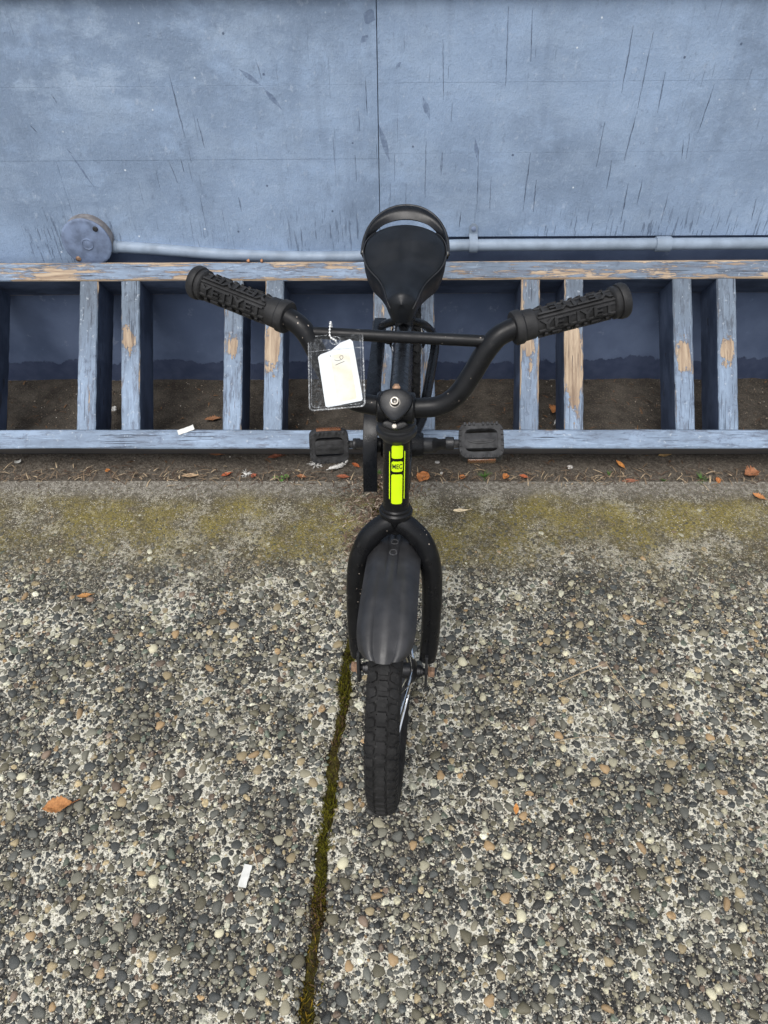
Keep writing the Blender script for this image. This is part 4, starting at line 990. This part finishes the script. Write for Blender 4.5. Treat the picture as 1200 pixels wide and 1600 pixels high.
ch.append(ch[0]); ch = np.array(ch); mb.tube(np.column_stack([np.full(len(ch), -.0445), ch]), .0038, 6, caps=False); part(mb, 'chain', M['dark'])

# ---- tag on its bead chain
xb = mir(-1, (.072, .0720, -.011))                      # where the chain loops over the crossbar
tg = thing('name_tag', 'clear plastic tag sleeve holding white card marked 16 on bead chain from crossbar', 'tag', tuple(xb))
TL, TR, BL_, BR_ = at(476, 525, .800), at(560, 517, .792), at(494, 641, .772), at(574, 632, .764)
TL = xb + (at(476, 525, .796)-at(516, 520, .795)); 
to = at(517, 521, .796); TX = nrm(at(560, 517, .794)-at(476, 525, .800)); TY = nrm(at(484, 585, .786)*0+at(493, 641, .776)-at(476, 525, .800)); TY = -nrm(TY-TX*(TY@TX)); TN = np.cross(TX, TY)
TW, TH = np.linalg.norm(at(560, 517, .794)-at(476, 525, .800)), np.linalg.norm(at(493, 641, .776)-at(476, 525, .800)); tc = (at(476, 525, .800)+at(560, 517, .794)+at(493, 641, .776)+at(573, 632, .770))/4
tr_ = tg.location
def rrect(w_, h_, r_, n=6):
    o_ = []
    for (cx, cy, a) in ((w_/2-r_, h_/2-r_, 0), (-w_/2+r_, h_/2-r_, 90), (-w_/2+r_, -h_/2+r_, 180), (w_/2-r_, -h_/2+r_, 270)):
        for k in range(n+1): t = radians(a+90*k/n); o_.append((cx+r_*cos(t), cy+r_*sin(t)))
    return o_
SKEW = .0016
def tp(x, y, z): return tc+TX*(x+SKEW*0)+TY*y+TN*z
def sleeve_sheet(z, sgn):
    Gs = []
    for a in np.linspace(-.5, .5, 15):
        row = []
        for b in np.linspace(-.5, .5, 11):
            bulge = .0011*max(0, 1-(2*abs(a))**6)*max(0, 1-(2*abs(b))**6)*sgn+.0002*sin(a*21+b*13)*(1-(2*b)**2)
            row.append(tp(b*TW*.985, a*TH*.985, z+bulge))
        Gs.append(row)
    return np.array(Gs)
mb = MB(); mb.sheet(sleeve_sheet(.0004, 1), .0003); mb.sheet(sleeve_sheet(-.0004, -1), .0003)
slv = mb.build('sleeve', M['clear'], tg, tr_, sharp=0)
mb = MB(); rr = rrect(TW, TH, .005, 7); rr2 = np.array([tp(x, y, 0) for x, y in rr]+[tp(*rr[0], 0)]); mb.tube(rr2, .0009, 8, caps=False)
rr = rrect(TW-.0052, TH-.0052, .004, 6); mb.tube(np.array([tp(x, y, .0006) for x, y in rr]+[tp(*rr[0], .0006)]), .00032, 6, caps=False)
mb.tube([tp(-TW*.49, TH*.262, .0013), tp(0, TH*.266, .0018), tp(TW*.49, TH*.262, .0013)], .0004, 6)
mb.build('welded_edge', M['clear_edge'], slv, tr_)
mb = MB(); mb.tube([tp(0, TH*.385, 0)+TX*.0055*cos(t)+TY*.0045*sin(t)+TN*.001 for t in np.linspace(0, 2*pi, 22)], .0005, 6, caps=False); mb.build('hanging_hole', M['clear_edge'], slv, tr_)
# the card, slid askew in the sleeve, its top edge torn in a slope
CW, CH = TW*.68, TH*.80; ca = radians(7.0); CXv = TX*cos(ca)+TY*sin(ca); CYv = -TX*sin(ca)+TY*cos(ca); cc = tc+TX*.0035-TY*.0050
cpoly = [(-CW/2+.002, -CH/2), (CW/2-.002, -CH/2), (CW/2, -CH/2+.002), (CW/2-.0005, CH/2-.001), (CW/2-.003, CH/2+.0025), (CW*.15, CH/2+.0005), (-CW*.12, CH/2-.006), (-CW/2+.003, CH/2-.0085), (-CW/2, CH/2-.0105), (-CW/2, -CH/2+.002)]
mb = MB(); mb.prism(cpoly, cc-TN*.0002, CXv, CYv, TN, .0004); crd = mb.build('card', M['card'], tg, tr_, smooth=False)
mb = MB(); mb.prism(rrect(CW*.52, CH*.78, .002, 3), cc+CXv*.0035-CYv*.0045+TN*.0002, CXv, CYv, TN, .00012); mb.build('wood_veneer', M['veneer'], crd, tr_, smooth=False)
def ink(pts, r=.00028):
    mb.tube(spline([cc+CXv*x+CYv*y+TN*.00036 for x, y in pts], 5), r, 6)
mb = MB(); hx0, hy0 = -.0025, .0175
ink([(hx0-.0002, hy0-.0068), (hx0+.0052, hy0-.0055), (hx0+.0098, hy0-.0046)])
ink([(hx0-.0003, hy0-.0005), (hx0+.0022, hy0-.0022), (hx0+.0060, hy0-.0020), (hx0+.0088, hy0-.0002), (hx0+.0086, hy0+.0022), (hx0+.0066, hy0+.0026), (hx0+.0054, hy0+.0012), (hx0+.0062, hy0-.0012)], .00026)
ink([(hx0-.0045, hy0+.0052), (hx0-.0036, hy0+.0045)], .0004); mb.build('handwriting', M['ink'], crd, tr_)
mb = MB(); hole = tp(0, TH*.385, .001); hp = at(516, 500, .83)
cb = mir(-1, (.0720, .0720, -.011)); cc_dir = nrm(hole-cb)
loop = spline([tp(.0008, TH*.37, -.0020), tp(0, TH*.385, .0020), (tp(0, TH*.385, .0030)+cb+FWD*.0090)/2, cb+FWD*.0085+UPS*.003, cb+UPS*.0135, cb-FWD*.0085+UPS*.002, (cb-FWD*.0080+tp(.001, TH*.40, -.0030))/2, tp(.0008, TH*.37, -.0020)], 10)
dist = np.concatenate([[0], np.cumsum(np.linalg.norm(np.diff(loop, axis=0), axis=1))])
for d in np.arange(0, dist[-1], .0031):
    p = np.array([np.interp(d, dist, loop[:, k]) for k in range(3)])
    bm = bmesh.new(); bmesh.ops.create_icosphere(bm, subdivisions=2, radius=.00125); bm.verts.index_update()
    mb.add(np.array([v.co[:] for v in bm.verts])+p, [[v.index for v in f.verts] for f in bm.faces]); bm.free()
mb.tube(loop, .0004, 6); mb.build('bead_chain', M['bead'], tg, tr_, sharp=0)

# ================================================================== SMALL THINGS ON THE GROUND
def leaf(label, p, L, Wd, rot, col, curl=.2, cup=.25, serr=.0, name='fallen_leaf', cat='leaf', shape=.9, base=.06, mid=.5, stem=.25, col2=None, lift=.001, side=0, nrm_z=None):
    p = np.array(p); n, m = 15, 9; G = np.zeros((n, m, 3)); cols = []
    col2 = col2 or tuple(c*.55 for c in col)
    for i in range(n):
        t = i/(n-1); tt = t**(math.log(.5)/math.log(mid)); w = (sin(pi*tt)**shape)*(1-base)+base*(1-abs(2*t-1))
        w *= 1+serr*(1 if i % 2 else -1)*(.3+.7*sin(pi*t))
        for j in range(m):
            s = -1+2*j/(m-1)
            z = cup*Wd*(abs(s)**1.5)*w*.5 + curl*L*(2*t-1)**2*.5 + .05*Wd*sin(t*15+s*4+L*900) - .03*Wd*(abs(s) < .1)
            x = L*(t-.5); y = Wd/2*w*s+side*L*(t-.5)**2
            G[i, j] = (x*cos(rot)-y*sin(rot), x*sin(rot)+y*cos(rot), z)
    G[..., 2] -= G[..., 2].min(); G += p+np.array([0, 0, lift])
    mb = MB(); mb.sheet(G if np.cross(G[8, 4]-G[7, 4], G[7, 5]-G[7, 4])[2] > 0 else G[:, ::-1], .0004)
    V = mb.v[0]; k = n*m; C = []
    for q in range(len(V)):
        j = (q % k) % m; i = (q % k)//m
        f = .25+.75*abs(sin(i*1.9+j*.8)*sin(j*2.3+i*.4+rot)); f = min(1, f*.7+(.5 if j == m//2 else 0)*.5)
        C.append(np.array(col)*(1-f*.6)+np.array(col2)*f*.6)
    mb.c = [np.array(C)]
    o = mb.build(name, M['leafm'], None, tuple(p), sharp=60, col=True); o.location = tuple(p); tag(o, label, cat)
    if stem:
        e = p+np.array([cos(rot), sin(rot), 0])*L*.5+np.array([0, 0, lift+.5*abs(curl)*L*.5+.0008]); d = np.array([cos(rot+.3), sin(rot+.3), 0])*L*stem
        mb = MB(); mb.tube(spline([e-d*.25, e+d*.4, e+d-np.array([0, 0, .0006])], 4), .00045, 6, c=col2); mb.build('stem', M['leafm'], o, tuple(p), col=True)
    return o
M['leafm'] = col_mat('dry_leaf', .7, .25, .5)
OR, RD, TN_, BR2 = (.52, .22, .06), (.40, .11, .045), (.46, .34, .20), (.22, .11, .055)
leaf('curled orange-brown leaf with serrated edge alone on concrete, lower left', slab_at(92, 1262), .042, .024, radians(14), (.42, .20, .075), .12, .5, .12, stem=.28, col2=(.30, .12, .04), lift=.004)
leaf('small orange teardrop leaf on pebbled concrete right of the front tyre', slab_at(806, 1266), .0165, .0075, radians(82), (.62, .28, .085), .05, .3, stem=0, lift=.004)
leaf('small torn orange leaf bit on concrete, left side near the greenish stain', slab_at(133, 933), .026, .010, radians(10), (.46, .23, .08), .2, .4, .2, stem=.2, lift=.003)
leaf('round orange-brown leaf beside the steering tube with yellow sticker', strip_at(661, 749), .031, .027, radians(60), (.50, .20, .07), .10, .3, .08, shape=.55, stem=.2, col2=(.28, .10, .04), lift=.004)
leaf('pale cream teardrop leaf on stained concrete right of the fork crown', slab_at(720, 799), .031, .0088, radians(4), (.72, .60, .40), .05, .2, mid=.36, stem=.25, col2=(.60, .47, .29), lift=.002)
leaf('narrow red-orange leaf left of the chain guard end', strip_at(556, 729), .021, .009, radians(-38), (.48, .14, .05), .1, .5, stem=.15, lift=.003)
leaf('flat dark red leaf on dirt below the white feather', strip_at(536, 747), .028, .011, radians(-6), (.34, .11, .055), .1, .4, .15, stem=.2, lift=.003)
leaf('crumpled rusty leaf cluster piece at the far right of the dirt strip', strip_at(1172, 744), .034, .026, radians(20), (.34, .15, .075), .25, .7, .3, stem=.25, lift=.004)
leaf('small orange leaf below the rusty crumpled leaf at right edge', slab_at(1184, 779), .026, .013, radians(-40), (.50, .22, .08), .3, .6, .3, stem=.2, lift=.003)
leaf('upright curled orange leaf under the lower rail, right half', strip_at(968, 731), .027, .0095, radians(-62), (.60, .27, .08), .35, 1.0, stem=.15, lift=.006)
leaf('round orange leaf with dark centre below the right pedal', strip_at(790, 748), .0155, .0135, radians(50), (.50, .20, .065), .2, .9, shape=.5, stem=0, lift=.003)
leaf('short red leaf right of the round leaf with dark centre', strip_at(818, 747), .019, .009, radians(-25), (.42, .12, .05), .2, .6, .1, stem=.15, lift=.003)
leaf('small orange-red leaf between the round orange leaf and the grass tuft below the right pedal', strip_at(722, 748), .014, .011, radians(70), (.55, .22, .08), .3, .6, .25, shape=.7, stem=.2, lift=.003)
leaf('flat reddish brown leaf below the upright curled orange leaf', strip_at(983, 754), .033, .011, radians(3), (.30, .125, .075), .1, .4, .1, stem=.2, lift=.003)
leaf('small orange oval leaf right of the largest grass tuft', strip_at(1121, 753), .019, .0105, radians(80), (.50, .20, .07), .1, .6, stem=.15, lift=.003)
leaf('tiny bright orange leaf scrap on dirt below the left end of lower rail', strip_at(169, 738), .0095, .008, radians(30), (.62, .24, .06), .3, .8, shape=.6, stem=0, lift=.003)
leaf('tan folded leaf on the dirt edge left of the red pair', strip_at(298, 746), .036, .011, radians(5), (.44, .31, .19), .15, .6, .12, stem=.25, lift=.003)
leaf('bright red curled leaf left of the white down tuft', strip_at(354, 744), .022, .0095, radians(28), (.42, .115, .05), .25, .7, .1, stem=.2, lift=.003)
leaf('short red-brown leaf right of the white down tuft', strip_at(397, 746), .014, .010, radians(50), (.36, .11, .06), .3, .7, .2, stem=0, lift=.003)
leaf('brown leaf under the weed with three green leaves, right side', strip_at(471, 747), .020, .010, radians(-12), (.34, .15, .07), .2, .6, .2, stem=.15, lift=.003)
leaf('dark red leaf against the lower rail left of the left pedal', strip_at(430, 716), .030, .012, radians(15), (.26, .09, .05), .15, .5, .15, stem=.2, lift=.003)
leaf('dull orange leaf lying at the lower rail, left of the weed', strip_at(337, 712), .028, .008, radians(-8), (.40, .17, .08), .15, .5, .1, stem=.2, lift=.003)
leaf('tan curled leaf lying along the lower rail, right half', strip_at(1038, 714), .030, .011, radians(12), (.46, .30, .13), .25, .7, .2, stem=.2, lift=.003)
leaf('brown leaf inside the rack behind lower rail, left of centre', strip_at(333, 658), .036, .014, radians(10), (.27, .13, .065), .2, .6, .2, stem=.25, lift=.004)
leaf('orange lobed leaf inside the rack between two slats right of handlebar', strip_at(866, 645), .030, .022, radians(60), (.50, .22, .08), .3, .7, .45, stem=.25, lift=.005)

def feather(label, p, L, Wd, rot, side=.0, sparse=1.0, lift=.004, tilt=.1):
    p = np.array(p); mb = MB(); rr = np.random.default_rng(int(L*1e5)+3)
    d = np.array([cos(rot), sin(rot), 0]); q = np.array([-sin(rot), cos(rot), 0]); zz = np.array([0, 0, 1.])
    def ax(t): return p+d*L*(t-.5)+q*side*L*(t-.5)**2*2+zz*(lift+tilt*L*t)
    mb.tube([ax(t) for t in np.linspace(0, 1, 9)], np.linspace(.0006, .0002, 9), 5)
    K = int(70*sparse)
    for i in range(K):
        t = .10+.9*i/K; w = Wd/2*(sin(pi*(.12+.85*t))**.7)
        for s in (-1, 1):
            b = ax(t); l = w*rr.uniform(.75, 1.08); e = b+q*s*l*.86+d*l*rr.uniform(.5, .8)+zz*(.0010*rr.normal()+.0015*sin(t*9))
            h = d*L/K*.62/sparse**.5*(.8 if sparse < 1 else 1); m_ = (b+e)/2+zz*.0008
            mb.add([b-h, b+h, m_+h, e, m_-h], [(0, 1, 2, 4), (4, 2, 3)])
    o = mb.build('feather', M['feather'], None, tuple(p), smooth=False); o.location = tuple(p); return tag(o, label, 'feather')
feather('white feather lying on the dirt below the left pedal', strip_at(528, 733), .050, .017, radians(28), .12, 1.0, .006)
feather('grey white feather inside the rack between the two left slats', strip_at(181, 648), .036, .015, radians(-70), .1, 1.0, .012, .3)
feather('dull grey feather inside the rack under the slat pair right of handlebar', strip_at(870, 660), .034, .012, radians(62), .1, 1.0, .004, .2)
def down(label, p, R, n=34):
    p = np.array(p); mb = MB(); rr = np.random.default_rng(int(R*1e6))
    for i in range(n):
        a = rr.uniform(0, 2*pi); el = rr.uniform(.1, .9); L = R*rr.uniform(.5, 1.15); v = np.array([cos(a)*cos(el), sin(a)*cos(el), sin(el)*.7])
        mb.tube(spline([p+[0, 0, .002], p+v*L*.5+[0, 0, .002], p+v*L+np.array([rr.normal()*.15*L, rr.normal()*.15*L, -.1*L+.002])], 3), .00030, 4)
    o = mb.build('down_tuft', M['feather'], None, tuple(p), smooth=False); o.location = tuple(p); return tag(o, label, 'feather')
down('white fluffy down tuft hanging just below the left pedal', strip_at(494, 727), .019, 70)
down('small white down tuft on dirt left of the green weed', strip_at(384, 743), .013, 34)

def weed(label, p, blades, name='weed', cat='weed'):
    p = np.array(p); t_ = thing(name, label, cat, tuple(p))
    for (a, el, L, Wd, kind) in blades:
        d = np.array([cos(a)*cos(el), sin(a)*cos(el), sin(el)]); q = nrm(np.cross(d, [0, 0, 1])); up_ = np.cross(q, d); n, m = 9, 5; G = np.zeros((n, m, 3)); s0 = .35 if kind == 'leaf' else 0
        for i in range(n):
            t = i/(n-1); w = (sin(pi*(.08+.9*t))**.8*(1+.16*(i % 2))) if kind == 'leaf' else (1-t**1.8)
            c = p+d*L*(s0+t*(1-s0))-np.array([0, 0, 1])*L*.25*t*t
            for j in range(m): s = -1+2*j/(m-1); G[i, j] = c+q*s*w*Wd/2+up_*abs(s)*Wd*.16
        mb = MB(); mb.sheet(G, .0003); mb.build('leaf' if kind == 'leaf' else 'blade', M['weed'], t_, tuple(p), sharp=60)
    if blades[0][4] == 'leaf':
        mb = MB()
        for (a, el, L, Wd, kind) in blades:
            d = np.array([cos(a)*cos(el), sin(a)*cos(el), sin(el)]); mb.tube([p, p+d*L*.38], .0006, 5)
        mb.build('stem', M['weed'], t_, tuple(p))
weed('small green weed with three broad leaves on the dirt strip left of pedal', strip_at(440, 749), [(radians(172), .35, .020, .010, 'leaf'), (radians(20), .4, .019, .0115, 'leaf'), (radians(-85), .5, .014, .009, 'leaf'), (radians(85), .7, .010, .006, 'leaf')])
def tuft(n, L, seed):
    r = random.Random(seed); return [(r.uniform(0, 2*pi), r.uniform(.4, 1.3), L*r.uniform(.6, 1.1), .0016*r.uniform(.7, 1.3), 'blade') for _ in range(n)]
weed('green grass tuft mixed with straw just below the right pedal', strip_at(756, 746), tuft(22, .022, 1), 'grass_tuft', 'grass')
weed('tiny green grass tuft left of the largest tuft, right half', strip_at(1036, 752), tuft(14, .012, 2), 'grass_tuft', 'grass')
weed('largest grass tuft on the dirt strip at right, spreading blades', strip_at(1096, 751), tuft(20, .024, 3), 'grass_tuft', 'grass')
weed('sparse yellow green grass sprout right of the short red leaf', strip_at(950, 741), tuft(7, .012, 4), 'grass_tuft', 'grass')
weed('low grass growing in the shade between chain guard and steering tube', strip_at(592, 740), tuft(20, .012, 5), 'grass_tuft', 'grass')

def scrap(label, p, L, Wd, t, rot, up_=(0, 0, 1), name='plastic_scrap', cat='scrap', mat='white', bend=.0):
    up_ = nrm(up_); a = nrm(np.cross([0, 1, 0], up_)) if abs(up_[1]) < .95 else np.array([1., 0, 0]); b = np.cross(up_, a)
    X = a*cos(rot)+b*sin(rot); Y = -a*sin(rot)+b*cos(rot); p = np.array(p)
    mb = MB(); G = np.array([[p+X*L*(i/8-.5)+Y*Wd*(j/4-.5)*(1+.06*sin(i*2.1+j))+up_*(t+bend*L*((i/8-.5)**2*4)) for j in range(5)] for i in range(9)])
    mb.sheet(G, t); o = mb.build(name, M[mat], None, tuple(p), sharp=40); o.location = tuple(p); return tag(o, label, cat)
scrap('white rectangular plastic scrap on concrete left of the mossy joint', slab_at(384, 1371)+np.array([0, 0, .005]), .030, .0115, .0018, radians(80))
rp = on_plane(291, 672, tuple(FB), tuple(NN)); scrap('white paper strip stuck on the lower rail of the rack', rp+NN*.0012, .034, .010, .0006, radians(20), NN, 'paper_scrap', 'paper', 'white', .05)
scrap('pale curved peel of paint on dirt at far left below lower rail', strip_at(29, 723)+np.array([0, 0, .002]), .012, .007, .001, .4, (0, 0, 1), 'paint_flake', 'flake', 'white', .2)
def stone(label, p, r, col, seed):
    p = np.array(p); rs = np.random.default_rng(seed); mb = MB(); bm = bmesh.new(); bmesh.ops.create_icosphere(bm, subdivisions=2, radius=r)
    V = np.array([v.co[:] for v in bm.verts]); V *= (1+.14*np.sin(V[:, :1]/r*2.2+seed)+.1*np.cos(V[:, 1:2]/r*2.7)); V[:, 2] = V[:, 2]*.6+r*.35; bm.verts.index_update()
    mb.add(V+p, [[v.index for v in f.verts] for f in bm.faces], col); bm.free(); o = mb.build('loose_stone', M['pebble'], None, tuple(p), col=True, sharp=0); o.location = tuple(p); return tag(o, label, 'stone')
stone('white loose stone on dirt, half way between the right pedal and curled leaf', strip_at(891, 731), .0062, (.55, .53, .50), 3)
stone('small pale stone right of the round orange leaf beside steering tube', strip_at(683, 723), .0050, (.45, .44, .42), 5)
stone('tiny white stone between the steering tube and right pedal', strip_at(690, 740), .0036, (.62, .60, .56), 8)
# dry stalks on the slab
def stalk(label, px, r=.0008, name='dry_stalk'):
    P = spline([slab_at(*q)+np.array([0, 0, .0045+.002*(i % 2)]) for i, q in enumerate(px)], 6); p = P[0].copy()
    mb = MB(); mb.tube(P, np.linspace(r, r*.45, len(P)), 6); o = mb.build(name, M['stalk'], None, tuple(p)); o.location = tuple(p); return tag(o, label, 'stalk')
stalk('dry bent straw stalk on concrete right of the front wheel', [(868, 1071), (905, 1056), (945, 1039), (946, 1040), (966, 1068), (985, 1094), (1000, 1110)], .0009)
stalk('thin pale straw lying on concrete below the bent stalk', [(865, 1162), (900, 1156), (940, 1154), (975, 1160), (1000, 1156)], .00055)
stalk('fine dry stem on concrete left of the bent stalk', [(826, 1034), (842, 1048), (852, 1060)], .0005)
stalk('short straw stub next to the white plastic scrap', [(397, 1332), (402, 1352), (404, 1362)], .0011)
# chips of wood and paint resting on the rack's upper rail
tp_ = on_plane(390, 406, tuple(FB), tuple(NN))
for k, (q, lab) in enumerate((((388, 406), 'left one of two tiny orange crumbs on upper rail'), ((409, 406), 'right one of two tiny orange crumbs on upper rail'))):
    p = on_plane(q[0], q[1]+2, tuple(FB), tuple(NN)); mb = MB(); bm = bmesh.new(); bmesh.ops.create_icosphere(bm, subdivisions=2, radius=.0034); V = np.array([v.co[:] for v in bm.verts]); V *= 1+.2*np.sin(V[:, :1]*900+k); bm.verts.index_update()
    mb.add(V+p+NN*.002, [[v.index for v in f.verts] for f in bm.faces], (.50, .24, .12)); bm.free(); o = mb.build('crumb', M['leafm'], None, tuple(p), col=True); o.location = tuple(p); tag(o, lab, 'crumb', 'crumbs on the upper rail')
